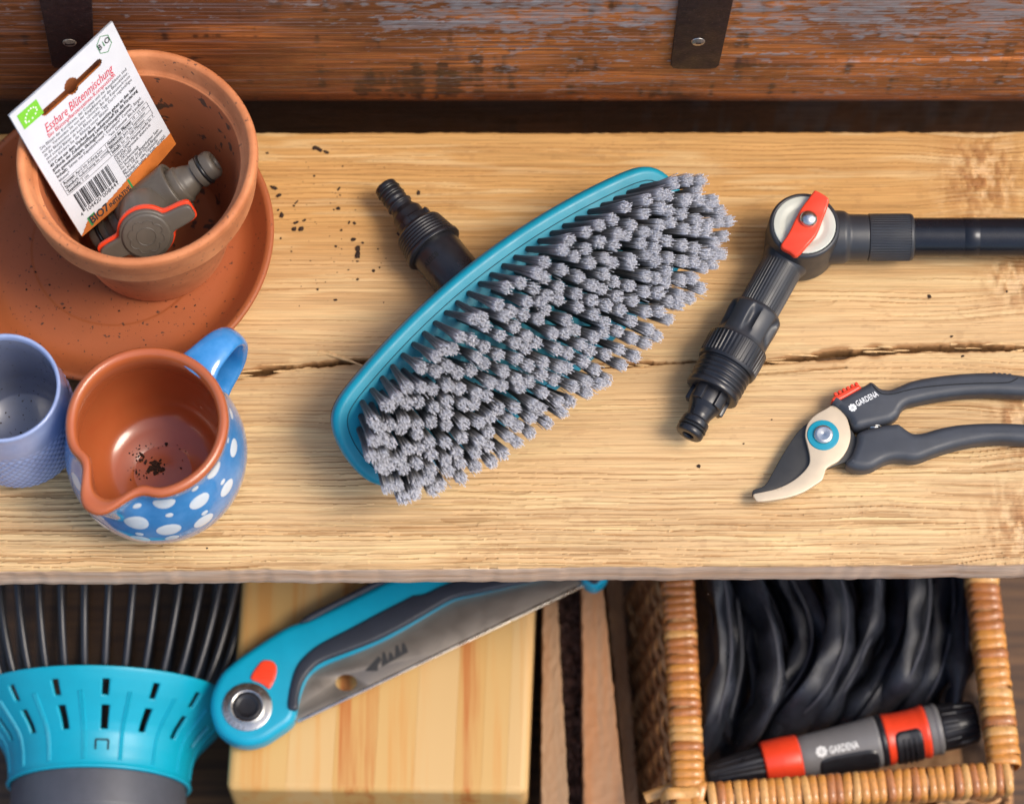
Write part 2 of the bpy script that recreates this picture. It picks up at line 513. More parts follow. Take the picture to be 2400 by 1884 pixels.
# ---- old painted wall behind the board
YW = 0.2085
pf = [(0.0325, -0.30), (0.0325, -0.03), (0.0320, -0.022), (0.0315, -0.0165), (0.027, -0.0150), (0.0210, -0.0090), (0.0150, 0.0020), (0.0090, 0.017), (0.0042, 0.036), (0.0014, 0.056),
      (0.0, 0.085), (0.0, 0.196), (0.002, 0.2), (0.038, 0.2), (0.040, 0.198), (0.040, 0.05)]
pf = np.array(pf)
seg = np.concatenate([[0], np.cumsum(np.linalg.norm(np.diff(pf, axis=0), axis=1))])
sv = np.concatenate([np.linspace(0, seg[1] - 0.002, 12), np.linspace(seg[1], seg[12], 260), np.linspace(seg[12] + 0.002, seg[-1], 14)])
py_ = np.interp(sv, seg, pf[:, 0]); pz_ = np.interp(sv, seg, pf[:, 1])
NW = 820
xw = np.linspace(-0.46, 0.46, NW)
Xw = np.broadcast_to(xw, (len(sv), NW)); Zw = np.broadcast_to(pz_[:, None], Xw.shape)
xm, zm = Xw * 1000, Zw * 1000
zz = zm + 8 * (fbm(xm / 200, zm / 60, 121, 3) - 0.5)
gr = fbm(xm / 170, zz / 2.2, 122, 4)
gr2 = fbm(xm / 60, zz / 9, 123, 3)
Hw = 0.55 * (gr - 0.5) + 0.9 * (gr2 - 0.5)
w1 = np.array([0.53, 0.168, 0.042]); w2 = np.array([0.18, 0.056, 0.018]); w3 = np.array([0.04, 0.018, 0.011])
Cw = mix(np.broadcast_to(w1, xm.shape + (3,)), w2, sstep(0.36, 0.66, 0.55 * gr + 0.45 * gr2) * (1 - 0.35 * sstep(-50, 150, xm)))
Cw = mix(Cw, w2 * 0.9, 0.6 * sstep(0.40, 0.62, fbm(xm / 75, zm / 22, 144, 4)))
Cw = mix(Cw, w2 * 0.7, 0.8 * sstep(40, -200, xm) * sstep(0.3, 0.6, fbm(xm / 130, zz / 40, 124, 3)))
blot = 0.6 * fbm(xm / 8, zm / 42, 125, 4) + 0.4 * fbm(xm / 30, zm / 5, 141, 4)
bl = np.exp(-((xm + 40) / 75) ** 2 - ((zm - 55) / 40) ** 2) + 0.9 * np.exp(-((xm - 115) / 20) ** 2 - ((zm - 12) / 28) ** 2)
Cw = mix(Cw, w3, 0.85 * sstep(0.56, 0.74, blot + 0.20 * bl - 0.03))
pm = fbm(xm / 26, zz / 6, 126, 4); pl = fbm(xm / 150, zm / 50, 127, 3)
reg = 0.30 * sstep(95, 165, zm) + 0.14 * np.exp(-((xm - 50) / 60) ** 2 - ((zm - 75) / 40) ** 2) + 0.10 * sstep(100, 250, xm) + 0.10 * (pl - 0.5) - 0.05
reg = reg - 0.30 * sstep(-20, -160, xm) + 0.10 * np.exp(-((xm + 20) / 70) ** 2) * sstep(70, 150, zm)
paint = sstep(0.66, 0.74, 0.50 * pm + 0.50 * fbm(xm / 9, zm / 5, 140, 5) + reg * 0.62)
Cw = mix(Cw, np.array([0.30, 0.315, 0.33]), 0.62 * paint * (0.55 + 0.45 * sstep(0.3, 0.6, gr)))
fleck = sstep(0.665, 0.70, fbm(xm / 5, zm / 2.6, 142, 4) + 0.5 * reg - 0.02)
Cw = mix(Cw, np.array([0.30, 0.31, 0.32]), 0.40 * fleck)
sp_ = atY(1480 * S, 190 * S, YW)[0] * 1000
Cw = mix(Cw, w3, 0.75 * np.exp(-((xm - sp_ + 8) / 13) ** 2) * sstep(55, 20, zm) * sstep(0.3, 0.55, fbm(xm / 7, zm / 18, 143, 3)))
scr = 0.55 * sstep(0.70, 0.76, fbm(xm / 240, zz / 0.9, 128, 2) + 0.08 * sstep(60, 150, zm))
Cw = mix(Cw, np.array([0.34, 0.30, 0.30]), 0.5 * scr)
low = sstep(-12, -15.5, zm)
Cw = mix(Cw, np.array([0.045, 0.022, 0.012]), 0.9 * low)  # recess strip darkened: shade behind the board put into the colour
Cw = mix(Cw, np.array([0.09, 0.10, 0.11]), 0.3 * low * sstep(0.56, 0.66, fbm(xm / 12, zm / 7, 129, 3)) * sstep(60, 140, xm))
# a sagging ridge across the right part of the wall
rz = 33 + 0.00022 * (xm - 230) ** 2 * (xm > 200) + 3 * (vn(xm / 60, xm * 0, 130) - 0.5)
rd = (zm - rz) * (xm > 60)
Hw = Hw + sstep(60, 170, xm) * 1.6 * sstep(-5, 0, rd) * (rd < 60)
Hw = Hw + paint * 0.18
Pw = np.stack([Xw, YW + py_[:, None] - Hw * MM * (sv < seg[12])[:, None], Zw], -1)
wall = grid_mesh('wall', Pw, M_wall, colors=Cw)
wall['kind'] = 'structure'
wall['label'] = 'old brown wooden wall with flaking grey paint behind the board'

# ---- iron straps screwed to the wall
M_iron = mat('iron', (0.022, 0.011, 0.011), rough=0.5, var=0.3, vscale=220, bump=0.35, bscale=500, spec=0.3, rvar=0.12, speck=((0.09, 0.045, 0.03), 500, 0.66))
M_screw = mat('screw_zinc', (0.42, 0.40, 0.38), rough=0.32, metal=0.9, var=0.2, vscale=500)
M_screw_old = mat('screw_rust', (0.30, 0.25, 0.2), rough=0.5, metal=0.6, var=0.4, vscale=700)
def strap(label, corners, screw, mscrew, slot):
    # corners: picture points top-left, bottom-left, bottom-right, top-right on the wall plane
    q = [atY(x * S, y * S, YW) for x, y in corners]
    tl, bl_, br, tr = q
    tl = tl + (tl - bl_) * 0.35; tr = tr + (tr - br) * 0.35
    def pt(a, b): return (a, b)
    P2 = []
    def add(p): P2.append((p[0], p[2]))
    add(tl); 
    ch = 0.16
    w = br - bl_
    up1 = (tl - bl_) / np.linalg.norm(tl - bl_); up2 = (tr - br) / np.linalg.norm(tr - br)
    c = np.linalg.norm(w) * ch
    add(bl_ + up1 * c); add(bl_ + up1 * c * 0.3 + w * ch * 0.3); add(bl_ + w * ch)
    add(br - w * ch); add(br - w * ch * 0.3 + up2 * c * 0.3); add(br + up2 * c); add(tr)
    root = thing('iron_strap', label, 'strap', (float((bl_[0] + br[0]) / 2), YW, float(min(bl_[2], br[2]))), 'iron straps on the wall')
    M = frame((0, YW - 0.0022, 0), (0, -1, 0), (1, 0, 0))
    V, F = curve_vf([P2], 0.003, 0.0005, 2, M)
    mk('strap_plate', V, F, M_iron, root)
    s = atY(screw[0] * S, screw[1] * S, YW - 0.0035)
    Ms = frame(s, (0.05, -1, 0.1), (1, 0, 0))
    V, F = lathe([(0, 0.0017), (0.002, 0.0016), (0.0042, 0.0009), (0.0052, -0.0006)], 24, Ms)
    sc = mk('screw_head', V, F, mscrew, root)
    V, F = boxvf((0, 0, 0.0016), (0.0066 if slot else 0.0035, 0.0011, 0.0008), Ms)
    mk('slot', V, F, M_iron, sc)
strap('dark iron strap with a rusty screw behind the seed packet', [(86, 0), (112, 136), (202, 136), (196, 0)], (148, 90), M_screw_old, True)
strap('dark scratched iron strap with a shiny screw on bare wall', [(1441, 0), (1424, 137), (1526, 137), (1556, 0)], (1484, 88), M_screw, False)

# ---- lower shelf
ZL = -0.385
n = 2
V = np.array([(-1.2, -1.0, ZL), (1.2, -1.0, ZL), (1.2, 0.5, ZL), (-1.2, 0.5, ZL)])
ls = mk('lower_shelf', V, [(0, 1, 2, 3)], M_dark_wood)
ls['kind'] = 'structure'
ls['label'] = 'dark brown wooden shelf under the pine board'
# ================================================================ pottery
M_terra = mat('terracotta', (0.47, 0.142, 0.044), rough=0.72, color2=(0.62, 0.24, 0.095), var=0.12, vscale=22, bump=0.25, bscale=900,
              contrast=(0.3, 0.7), speck=((0.15, 0.06, 0.03), 300, 0.655))
M_terra2 = mat('terracotta_saucer', (0.39, 0.105, 0.030), rough=0.58, color2=(0.31, 0.080, 0.024), var=0.16, vscale=38, bump=0.2, bscale=900,
               contrast=(0.3, 0.7), speck=((0.08, 0.032, 0.016), 340, 0.655))
M_terra_in = mat('terracotta_stained', (0.44, 0.125, 0.036), rough=0.78, color2=(0.33, 0.085, 0.026), var=0.2, vscale=16, bump=0.3, bscale=900,
                 contrast=(0.35, 0.65), speck=((0.09, 0.04, 0.02), 130, 0.615))
M_soil = mat('soil', (0.035, 0.017, 0.009), rough=0.95, var=0.5, vscale=900, bump=0.6, bscale=1500)

def crumb(c, r, rot=0.0, st=1.0):
    """a small irregular grain"""
    t = (1 + 5 ** 0.5) / 2
    V = np.array([(-1, t, 0), (1, t, 0), (-1, -t, 0), (1, -t, 0), (0, -1, t), (0, 1, t), (0, -1, -t), (0, 1, -t), (t, 0, -1), (t, 0, 1), (-t, 0, -1), (-t, 0, 1)]) / 1.9
    F = [(0, 11, 5), (0, 5, 1), (0, 1, 7), (0, 7, 10), (0, 10, 11), (1, 5, 9), (5, 11, 4), (11, 10, 2), (10, 7, 6), (7, 1, 8), (3, 9, 4), (3, 4, 2), (3, 2, 6), (3, 6, 8), (3, 8, 9),
         (4, 9, 5), (2, 4, 11), (6, 2, 10), (8, 6, 7), (9, 8, 1)]
    V = V * rng.uniform(0.6, 1.25, (12, 1)) * r
    V = V * np.array([st, 1, 0.6])
    ca, sa = math.cos(rot), math.sin(rot)
    V = V @ np.array([[ca, sa, 0], [-sa, ca, 0], [0, 0, 1]])
    return V + np.asarray(c), F

# ---- saucer
SC = at(268, 551, 0.026)[:2]
root = np.array([SC[0], SC[1], 0.0])
prof = [(0, 0.0005), (0.078, 0.0005), (0.086, 0.0015), (0.1045, 0.0205), (0.1085, 0.0235), (0.1092, 0.0262), (0.1075, 0.0278), (0.1045, 0.0272),
        (0.1005, 0.0225), (0.0925, 0.0135), (0.086, 0.0092), (0.078, 0.0080), (0.060, 0.0076), (0.0585, 0.0070), (0.03, 0.0072), (0, 0.0072)]
prof = fillet([(r * 0.985, z) for r, z in prof], 0.004, 5)
def wob(rr, zz, ph):
    return rr * (1 + 0.004 * np.sin(2 * ph + 1) + 0.002 * np.sin(5 * ph)), zz
V, F = lathe(prof, 160, frame(root, (0, 0, 1)), wob)
o = mk('saucer', V, F, M_terra2, origin=root, sharp=60)
tag(o, 'wide terracotta saucer under the flower pot', 'saucer')

# ---- pot
ZR = 0.136
PC = at(314, 364, ZR)[:2]
pz0 = 0.0078
root = thing('flower_pot', 'terracotta flower pot standing in the saucer, seed packet inside', 'pot', (PC[0], PC[1], pz0))
Mp = frame((PC[0], PC[1], 0), (0.012, 0.0, 1), (1, 0, 0))
outer = [(0.012, pz0 + 0.001), (0.046, pz0 + 0.001), (0.049, pz0 + 0.003), (0.0665, 0.1015)]
inner = [(0.0655, 0.121), (0.0615, 0.098), (0.046, 0.024), (0.041, 0.019), (0.012, 0.018)]
pp = fillet(outer + [(0.0690, 0.1022), (0.0690, 0.1200)] + inner, 0.0022, 4)
V, F = lathe(pp, 140, Mp, wob, closed=True)
kin = max(i for i, p in enumerate(pp) if p[1] > 0.115)
mk('pot_body', V, F, None, root, sharp=60, mats=[M_terra, M_terra_in], mi=[0 if (i // 140) < kin else 1 for i in range(len(F))])
rim = [(0.0692, 0.1010), (0.0735, 0.1006), (0.0745, 0.1030), (0.0750, 0.1155), (0.0757, 0.1165), (0.0762, 0.1180), (0.0775, 0.1310), (0.0768, 0.1350), (0.0745, 0.1362), (0.0718, 0.1352),
       (0.0702, 0.1310), (0.0680, 0.1225), (0.0655, 0.1200), (0.0695, 0.1185)]
rim = fillet(rim + [rim[0]], 0.0011, 4)[:-1]
V, F = lathe(rim, 140, Mp, wob, closed=True)
mk('pot_rim', V, F, M_terra, root, sharp=60)

# ---- blue spotted jug
M_blue = mat('blue_glaze', (0.035, 0.235, 0.55), rough=0.14, color2=(0.08, 0.26, 0.53), var=0.12, vscale=55, coat=0.6, spec=0.5, contrast=(0.4, 0.75))
M_oglz = mat('orange_glaze', (0.45, 0.118, 0.038), rough=0.2, color2=(0.36, 0.085, 0.027), var=0.12, vscale=40, coat=0.3)
M_dot = mat('white_slip', (0.66, 0.72, 0.76), rough=0.18, color2=(0.40, 0.56, 0.70), var=0.05, vscale=120, coat=0.5, contrast=(0.55, 0.8))
KJ = 1.08
JC = at(344, 989, 0.1025)[:2]
root = thing('spouted_jug', 'blue glazed jug with white spots, looped handle and terracotta inside', 'jug', (JC[0], JC[1], 0.0))
Mj = frame((JC[0], JC[1], 0.0003), (0, 0, 1))
JP = [(0, 0.002), (0.034, 0.002), (0.036, 0.0), (0.0395, 0.0008), (0.047, 0.008), (0.0545, 0.022), (0.0580, 0.040), (0.0573, 0.055), (0.0545, 0.069), (0.0517, 0.080), (0.0505, 0.087), (0.0510, 0.0925)]
JP = [(r * 1.012, z * KJ) for r, z in JP]
jo = np.array(cat_rom(np.array(JP[3:]), 5, False))
JO = [JP[0], JP[1], JP[2]] + [tuple(p) for p in jo]
JI = [(0.0513, 0.0945), (0.0500, 0.0962), (0.0478, 0.0966), (0.0458, 0.0955), (0.0445, 0.0915), (0.0448, 0.084), (0.0480, 0.070), (0.0512, 0.052), (0.0515, 0.038), (0.0480, 0.022), (0.040, 0.0115),
      (0.030, 0.0085), (0.0215, 0.0078), (0.0195, 0.0068), (0.0185, 0.0066), (0.008, 0.0072), (0, 0.0074)]
JI = [(r, z * KJ) for r, z in JI]
SPH = math.atan2(-57.0, -31.5)
def spout(rr, zz, ph):
    d = (ph - SPH + math.pi) % (2 * math.pi) - math.pi
    k = sstep(0.063, 0.103, zz)
    bulge = np.exp(-(np.abs(d) / 0.255) ** 2.6)
    pinch = np.exp(-((np.abs(d) - 0.50) / 0.16) ** 2)
    inn = (rr < 0.0478) * 1.0
    r2 = rr + k * (0.0115 * bulge - 0.0030 * pinch) + 0.0055 * bulge * k * (1 - inn)
    z2 = zz - 0.001 * bulge * k + 0.0006 * np.sin(3 * ph + 0.4) * k
    return r2, z2
V, F = lathe(JO + JI, 150, Mj, spout)
nr = []
cnt = 0
for a, b in zip((JO + JI)[:-1], (JO + JI)[1:]):
    m_ = 0 if cnt < len(JO) - 1 else 1
    nr += [m_] * 150; cnt += 1
mk('jug_body', V, F, None, root, sharp=70, mats=[M_blue, M_oglz], mi=nr)
hd = np.array([math.cos(R(52)), math.sin(R(52)), 0])
hp = [(0.046, 0.0950), (0.054, 0.0978), (0.063, 0.0980), (0.0735, 0.0955), (0.0815, 0.0885), (0.0850, 0.0780), (0.0840, 0.0660), (0.079, 0.0540), (0.069, 0.0450), (0.061, 0.0400), (0.053, 0.0370)]
path = np.array([np.array([JC[0], JC[1], z]) + hd * r for r, z in hp])
path = cat_rom(path, 5, False)
tt = np.linspace(0, 1, len(path))
wA = np.interp(tt, [0, 0.12, 0.35, 0.6, 0.85, 1], [0.0160, 0.0122, 0.0092, 0.0085, 0.0088, 0.011])
wB = np.interp(tt, [0, 0.12, 0.5, 1], [0.0058, 0.0042, 0.0036, 0.0046])
V, F = sweep(path, (wA, wB), 22)
mk('jug_handle', V, F, M_blue, root, sharp=70)
jr = np.array([p[0] for p in JO[2:]]); jz = np.array([p[1] for p in JO[2:]])
def jug_R(z): return np.interp(z, jz, jr)
def jug_hit(px, py):
    d = ray(px, py)
    t = np.linspace((0.115 - CAM[2]) / d[2], (0.0 - CAM[2]) / d[2], 900)
    q = CAM + t[:, None] * d
    r = np.hypot(q[:, 0] - JC[0], q[:, 1] - JC[1])
    ok = (r < jug_R(np.clip(q[:, 2], 0, 0.0995))) & (q[:, 2] < 0.0995)
    if not ok.any(): return None
    i = np.argmax(ok)
    return math.atan2(q[i, 1] - JC[1], q[i, 0] - JC[0]), q[i, 2]
spots = [(490, 1180, 5.8), (526, 1137, 2.2), (672, 1372, 4.6), (655, 1410, 2.2), (648, 1450, 6.2), (885, 1345, 2.4), (1060, 1322, 6.2), (1093, 1395, 2.3), (880, 1445, 7.2),
         (1090, 1490, 7.0), (900, 1517, 2.4), (905, 1549, 6.0), (1258, 1223, 2.3), (1288, 1305, 6.6), (1380, 1105, 5.8), (1437, 1180, 2.0), (1465, 1220, 5.6), (1320, 1380, 2.2), (1315, 1432, 6.2),
         (1508, 962, 5.4), (1470, 912, 1.8), (1490, 742, 3.4), (1110, 1541, 4.2), (452, 990, 3.6), (478, 1270, 2.4)]
sp3 = []
for x, y, r in spots:
    h = jug_hit(x / 2.754, 700 + y / 2.754)
    if h: sp3.append((h[0], h[1], r))
for k in range(16):                                  # the far side, out of sight here
    sp3.append((R(40) + k * R(7.6) + 0.05 * (k % 3), [0.02, 0.045, 0.068][k % 3], [6, 2.2, 5][k % 3]))
for ph0, z0, r in sp3:
    r *= 1.14 * MM
    V = [(0, 0)]; rings = 4; nn = 20
    el = rng.uniform(0.86, 1.0)
    for q in range(1, rings + 1):
        for a in range(nn):
            th = 2 * math.pi * a / nn
            V.append((r * q / rings * math.cos(th) * (1 + 0.03 * math.sin(2 * th + r * 9e3)), r * el * q / rings * math.sin(th)))
    W = []
    for i, (a, b) in enumerate(V):
        z = np.clip(z0 + b * 0.96, 0.0012, 0.097)
        rr_ = jug_R(z); ph = ph0 + a / rr_
        pr, pz = spout(np.array([rr_]), np.array([z]), np.array([ph]))
        q = math.hypot(a, b) / r
        rr_ = float(pr[0]) + 0.00035 - 0.0006 * max(0, q - 0.72)
        W.append((JC[0] + rr_ * math.cos(ph), JC[1] + rr_ * math.sin(ph), float(pz[0])))
    F = [(0, 1 + k, 1 + (k + 1) % nn) for k in range(nn)]
    for q in range(rings - 1):
        for k in range(nn):
            a = 1 + q * nn + k; b = 1 + q * nn + (k + 1) % nn
            F.append((a, a + nn, b + nn, b))
    mk('white_spot', W, F, M_dot, root, sharp=0)

# ---- pale blue cup
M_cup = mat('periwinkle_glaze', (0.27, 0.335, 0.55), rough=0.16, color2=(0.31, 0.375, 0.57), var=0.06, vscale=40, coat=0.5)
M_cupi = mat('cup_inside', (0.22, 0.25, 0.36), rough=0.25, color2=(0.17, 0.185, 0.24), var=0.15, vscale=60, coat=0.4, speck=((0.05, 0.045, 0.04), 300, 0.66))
CC0 = at(5, 908, 0.092)[:2]
root = thing('dimpled_cup', 'pale blue cup with raised dots beside the jug', 'cup', (CC0[0], CC0[1], 0.0))
zs = np.linspace(0.005, 0.060, 96)
rs = np.interp(zs, [0.005, 0.012, 0.022, 0.05, 0.06], [0.0385, 0.0400, 0.0408, 0.0408, 0.0402])
CP = [(0, 0.001), (0.034, 0.001), (0.0365, 0.0025)] + list(zip(rs, zs)) + [(0.0395, 0.066), (0.0385, 0.073), (0.0380, 0.0785)]
CI = [(0.0376, 0.0806), (0.0364, 0.0812), (0.0352, 0.0803), (0.0346, 0.077), (0.0352, 0.060), (0.0355, 0.022), (0.0335, 0.0085), (0.030, 0.0062), (0.029, 0.0050), (0, 0.0046)]
CP = [(r * 0.975, z * 1.14) for r, z in CP]; CI = [(r * 0.985, z * 1.14) for r, z in CI]
def dimples(rr, zz, ph):
    z = zz[0]
    k = float(sstep(0.0055, 0.010, z) * sstep(0.068, 0.057, z)) if 0.005 < z < 0.0685 and rr[0] > 0.0374 else 0.0
    if k <= 0: return rr, zz
    pit = 0.0042; row = z / pit; i0 = math.floor(row)
    b = np.zeros_like(ph)
    for i in (i0, i0 + 1):
        off = (i % 2) * 0.5
        a = ph * 46 / (2 * math.pi) + off
        da = (a - np.round(a)) * 2 * math.pi * 0.0405 / 46
        dz = z - i * pit
        d = np.hypot(da / 0.0023, dz / 0.0019)
        b = np.maximum(b, np.clip(1 - d * d, 0, 1))
    return rr + 0.0010 * k * b, zz
V, F = lathe(CP + CI, 368, frame((CC0[0], CC0[1], 0.0003), (0, 0, 1)), dimples)
mi = []
for q in range(len(CP + CI) - 1): mi += [0 if q < len(CP) + 3 else 1] * 368
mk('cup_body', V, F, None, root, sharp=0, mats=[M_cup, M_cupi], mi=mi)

# ================================================================ seed packet
M_paper = mat('packet_paper', (0.56, 0.57, 0.59), rough=0.5, var=0.03, vscale=60, spec=0.35)
M_orange = mat('packet_orange', (0.46, 0.13, 0.022), rough=0.5, var=0.15, vscale=60, spec=0.35)
M_ink = mat('ink_black', (0.02, 0.02, 0.022), rough=0.6)
M_red_ink = mat('ink_red', (0.55, 0.02, 0.05), rough=0.6)
M_grn = mat('ink_green', (0.16, 0.48, 0.02), rough=0.5)
M_dgrn = mat('ink_dark_green', (0.02, 0.20, 0.05), rough=0.5)
M_wht = mat('ink_white', (0.82, 0.82, 0.80), rough=0.5)
qTL = ZP(2, 760, 0.164); qTR = ZP(795, 36, 0.166); qBR = ZP(1285, 975, 0.076); qBL = ZP(562, 1688, 0.082)
PW = 0.5 * (np.linalg.norm(qTR - qTL) + np.linalg.norm(qBR - qBL)); PH = 0.5 * (np.linalg.norm(qTL - qBL) + np.linalg.norm(qTR - qBR))
pn = np.cross(qTR - qTL, qBL - qTL); pn = -pn / np.linalg.norm(pn)
if pn[2] < 0: pn = -pn
def pk(u, v, h=0.0):                 # u right 0..1, v down 0..1
    b = (qTL * (1 - u) + qTR * u) * (1 - v) + (qBL * (1 - u) + qBR * u) * v
    bend = 0.0045 * math.sin(math.pi * min(max(u, 0), 1)) * (0.3 + 0.7 * v) - 0.002 * math.sin(math.pi * v)
    return b + pn * (h + bend)
base = pk(0.5, 1.0)
root = thing('seed_packet', 'white paper seed packet with printed text leaning inside the pot', 'packet', tuple(base))
# sheet with a real hanging hole
NU, NV = 64, 84
def hole(u, v):
    x = (u - 0.5) * PW; y = (v - 0.150) * PH
    slot = abs(x + 0.000) < 0.0240 and abs(y) < 0.0024
    ends = math.hypot(abs(x) - 0.0240, y) < 0.0024
    bump_ = math.hypot(x, (y + 0.0012)) < 0.0056
    return slot or ends or bump_
def sheet(h, skip_hole, v0=0.0, v1=1.0, fn=None):
    V = []; F = []; ID = {}
    def vid(i, j):
        if (i, j) not in ID:
            ID[(i, j)] = len(V); u = i / NU; v = v0 + (v1 - v0) * j / NV
            V.append(pk(u, v, h))
        return ID[(i, j)]
    for j in range(NV):
        for i in range(NU):
            u = (i + .5) / NU; v = v0 + (v1 - v0) * (j + .5) / NV
            if skip_hole and hole(u, v): continue
            if fn and not fn(u, v): continue
            F.append((vid(i, j + 1), vid(i + 1, j + 1), vid(i + 1, j), vid(i, j)))
    return V, F
def wave_v(u): return 0.925 + 0.014 * math.sin(u * 6.2 + 0.6) + 0.06 * max(0.0, 0.10 - u) / 0.1 - 0.02 * u
# finer hole: dense strip of the sheet
NU, NV = 140, 190
V, F = sheet(0.0008, True)
front = mk('packet_front', V, F, M_paper, root, sharp=0)
V2, F2 = sheet(-0.0014, True)
F2 = [f[::-1] for f in F2]
mk('packet_back', V2, F2, M_orange, root, sharp=0)
# side walls close the pouch
SW = []; SF = []
edge = [(0, k / 40) for k in range(41)] + [(k / 40, 1) for k in range(1, 41)] + [(1, 1 - k / 40) for k in range(1, 41)] + [(1 - k / 40, 0) for k in range(1, 40)]
for u, v in edge: SW += [pk(u, v, 0.0008), pk(u, v, -0.0014)]
for k in range(len(edge)):
    a = 2 * k; b = 2 * ((k + 1) % len(edge)); SF.append((a, b, b + 1, a + 1))
mk('packet_edge', SW, SF, M_paper, root, sharp=0)
NU, NV = 90, 40
V, F = sheet(0.00105, False, 0.80, 1.0, lambda u, v: v > wave_v(u))
mk('orange_band', V, F, M_orange, root, sharp=0)
def put(V, F, u0, v0, name, m, h=0.00112, rot=0.0, par=None):
    """flat 2-D artwork (metres, y up) onto the paper with its origin at (u0, v0)"""
    W = []
    for p in V:
        x, y = p[0], p[1]
        if rot: x, y = x * math.cos(rot) - y * math.sin(rot), x * math.sin(rot) + y * math.cos(rot)
        W.append(pk(u0 + x / PW, v0 - y / PH, h))
    if len(W): return mk(name, W, F, m, par or root, smooth=False)
def txt(s, u0, v0, u1, size, m, bold=0.0, shear=0.0, name='printed_text', rot=0.0):
    V, F = text_vf(s, size, width=(u1 - u0) * PW if u1 else None, bold=bold, shear=shear)
    return put(V, F, u0, v0, name, m, rot=rot)
txt('Essbare Blütenmischung', 0.17, 0.272, 0.84, 0.0088, M_red_ink, shear=0.35, name='heading_text')
txt('Bio Blütenpflanzensamen-Komposition', 0.165, 0.308, 0.83, 0.0042, M_red_ink, name='heading_text')
para = ['Die Blüten der Kornblume, der Cosmea und der Ringelblume sind', 'essbar. Verwenden Sie von der Ringelblume nur die Blütenblätter,',
        'da die Blütenmitte etwas bitter schmeckt. Bei der Kapuzinerkresse', 'sind sowohl Blätter als auch Blüten essbar. Tipp: Durch regelmäßiges', 'Ernten fördern Sie die Bildung neuer Blüten!']
v = 0.338
for k, s in enumerate(para):
    txt(s, 0.07, v, 0.93 if k < 4 else 0.66, 0.0031, M_ink, bold=-0.00002); v += 0.0280
v += 0.004
for k, s in enumerate(['40 Cent aus dem Verkauf dieser Samentüte gehen an den Saat-', 'gutfonds der Zukunftsstiftung Landwirtschaft für die Förderung', 'von gemeinnützigen, ökologischen Züchtungsinitiativen.']):
    txt(s, 0.07, v, [0.93, 0.93, 0.83][k], 0.0033, M_ink, bold=0.00007); v += 0.0295
txt('Inhalt:', 0.07, v, 0.17, 0.0032, M_ink, bold=0.00007)
txt('Samen von Kapuzinerkresse*, Kornblume*, Cosmea*, Ringel-', 0.185, v, 0.93, 0.0031, M_ink); v += 0.03
txt('blume*', 0.07, v, 0.17, 0.0031, M_ink)
txt('*aus Demeter Bio-Landbau', 0.56, v, 0.93, 0.0031, M_ink); v += 0.013
def rule(u0, v0, u1, v1, w=0.00022):
    du = (u1 - u0) * PW; dv = -(v1 - v0) * PH; L = math.hypot(du, dv); nx, ny = -dv / L * w / 2, du / L * w / 2
    n_ = 12; V = []; F = []
    for i in range(n_ + 1):
        x = du * i / n_; y = dv * i / n_; V += [(x + nx, y + ny), (x - nx, y - ny)]
    for i in range(n_): F.append((2 * i, 2 * i + 1, 2 * i + 3, 2 * i + 2))
    put(V, F, u0, v0, 'table_rule', M_ink)
tv = v
for k in range(4): rule(0.07, tv + 0.032 * k, 0.95, tv + 0.032 * k)
for uu in (0.07, 0.5, 0.95): rule(uu, tv, uu, tv + 0.096)
for k, (a, a2, ua, b, b2, ub) in enumerate([('Aussaat:', 'April bis Anfang Juni', 0.20, 'Abstand der Pflanzen:', '10 - 15 cm', 0.78), ('Standort:', 'halbschattig bis sonnig', 0.215, 'Blütezeit:', 'Juni bis September', 0.66),
                                            ('Saattiefe:', '2 cm', 0.215, 'Inhalt:', 'für ca. 100 Pflanzen', 0.615)]):
    vv = tv + 0.024 + 0.032 * k
    txt(a, 0.085, vv, ua - 0.01, 0.0031, M_ink, bold=0.00007); txt(a2, ua, vv, None, 0.0029, M_ink)
    txt(b, 0.515, vv, ub - 0.01, 0.0031, M_ink, bold=0.00007); txt(b2, ub, vv, None, 0.0029, M_ink)
v = tv + 0.122
for k, s in enumerate(['Alnatura GmbH, Mahatma-Gandhi-Str. 7,', 'DE-64295 Darmstadt, alnatura.de', 'DE-ÖKO-007', 'EU-Landwirtschaft', 'Ein Produkt der Bingenheimer Saat-', 'gut AG, DE-61209 Echzell-Bingenheim',
                       'Mischungs-Nr.: siehe Tütenlasche', 'Mindestens haltbar bis Ende:  01/2025']):
    txt(s, 0.51, v, [0.95, 0.89, 0.66, 0.72, 0.93, 0.95, 0.88, 0.95][k], 0.0030, M_ink); v += 0.0238
# bar code, each bar a strip
bv0 = tv + 0.118
V = []; F = []; x = 0.0
bits = [3, 1, 1, 2, 2, 1, 1, 3, 2, 1, 4, 1, 1, 1, 2, 2, 1, 3, 1, 2, 1, 1, 3, 1, 1, 1, 2, 3, 1, 1, 2, 1, 3, 2, 1, 1, 2, 2, 1, 3, 1, 1, 2, 1, 1, 3, 1, 1, 2, 1, 1, 2, 1]
tot = sum(bits); wbar = 0.335 * PW
for k, bb in enumerate(bits):
    w = bb / tot * wbar
    if k % 2 == 0:
        q = len(V); hgt = 0.013 if 3 < k < 49 and abs(k - 26) > 1 else 0.0145
        V += [(x, 0), (x + w, 0), (x + w, -hgt), (x, -hgt)]; F.append((q, q + 1, q + 2, q + 3))
    x += w
put(V, F, 0.105, bv0, 'bar_code', M_ink)
txt('4', 0.075, bv0 + 0.158, None, 0.0038, M_ink, name='bar_code_digits')
txt('104420', 0.125, bv0 + 0.158, 0.265, 0.0042, M_ink, name='bar_code_digits'); txt('008441', 0.285, bv0 + 0.158, 0.435, 0.0042, M_ink, name='bar_code_digits')
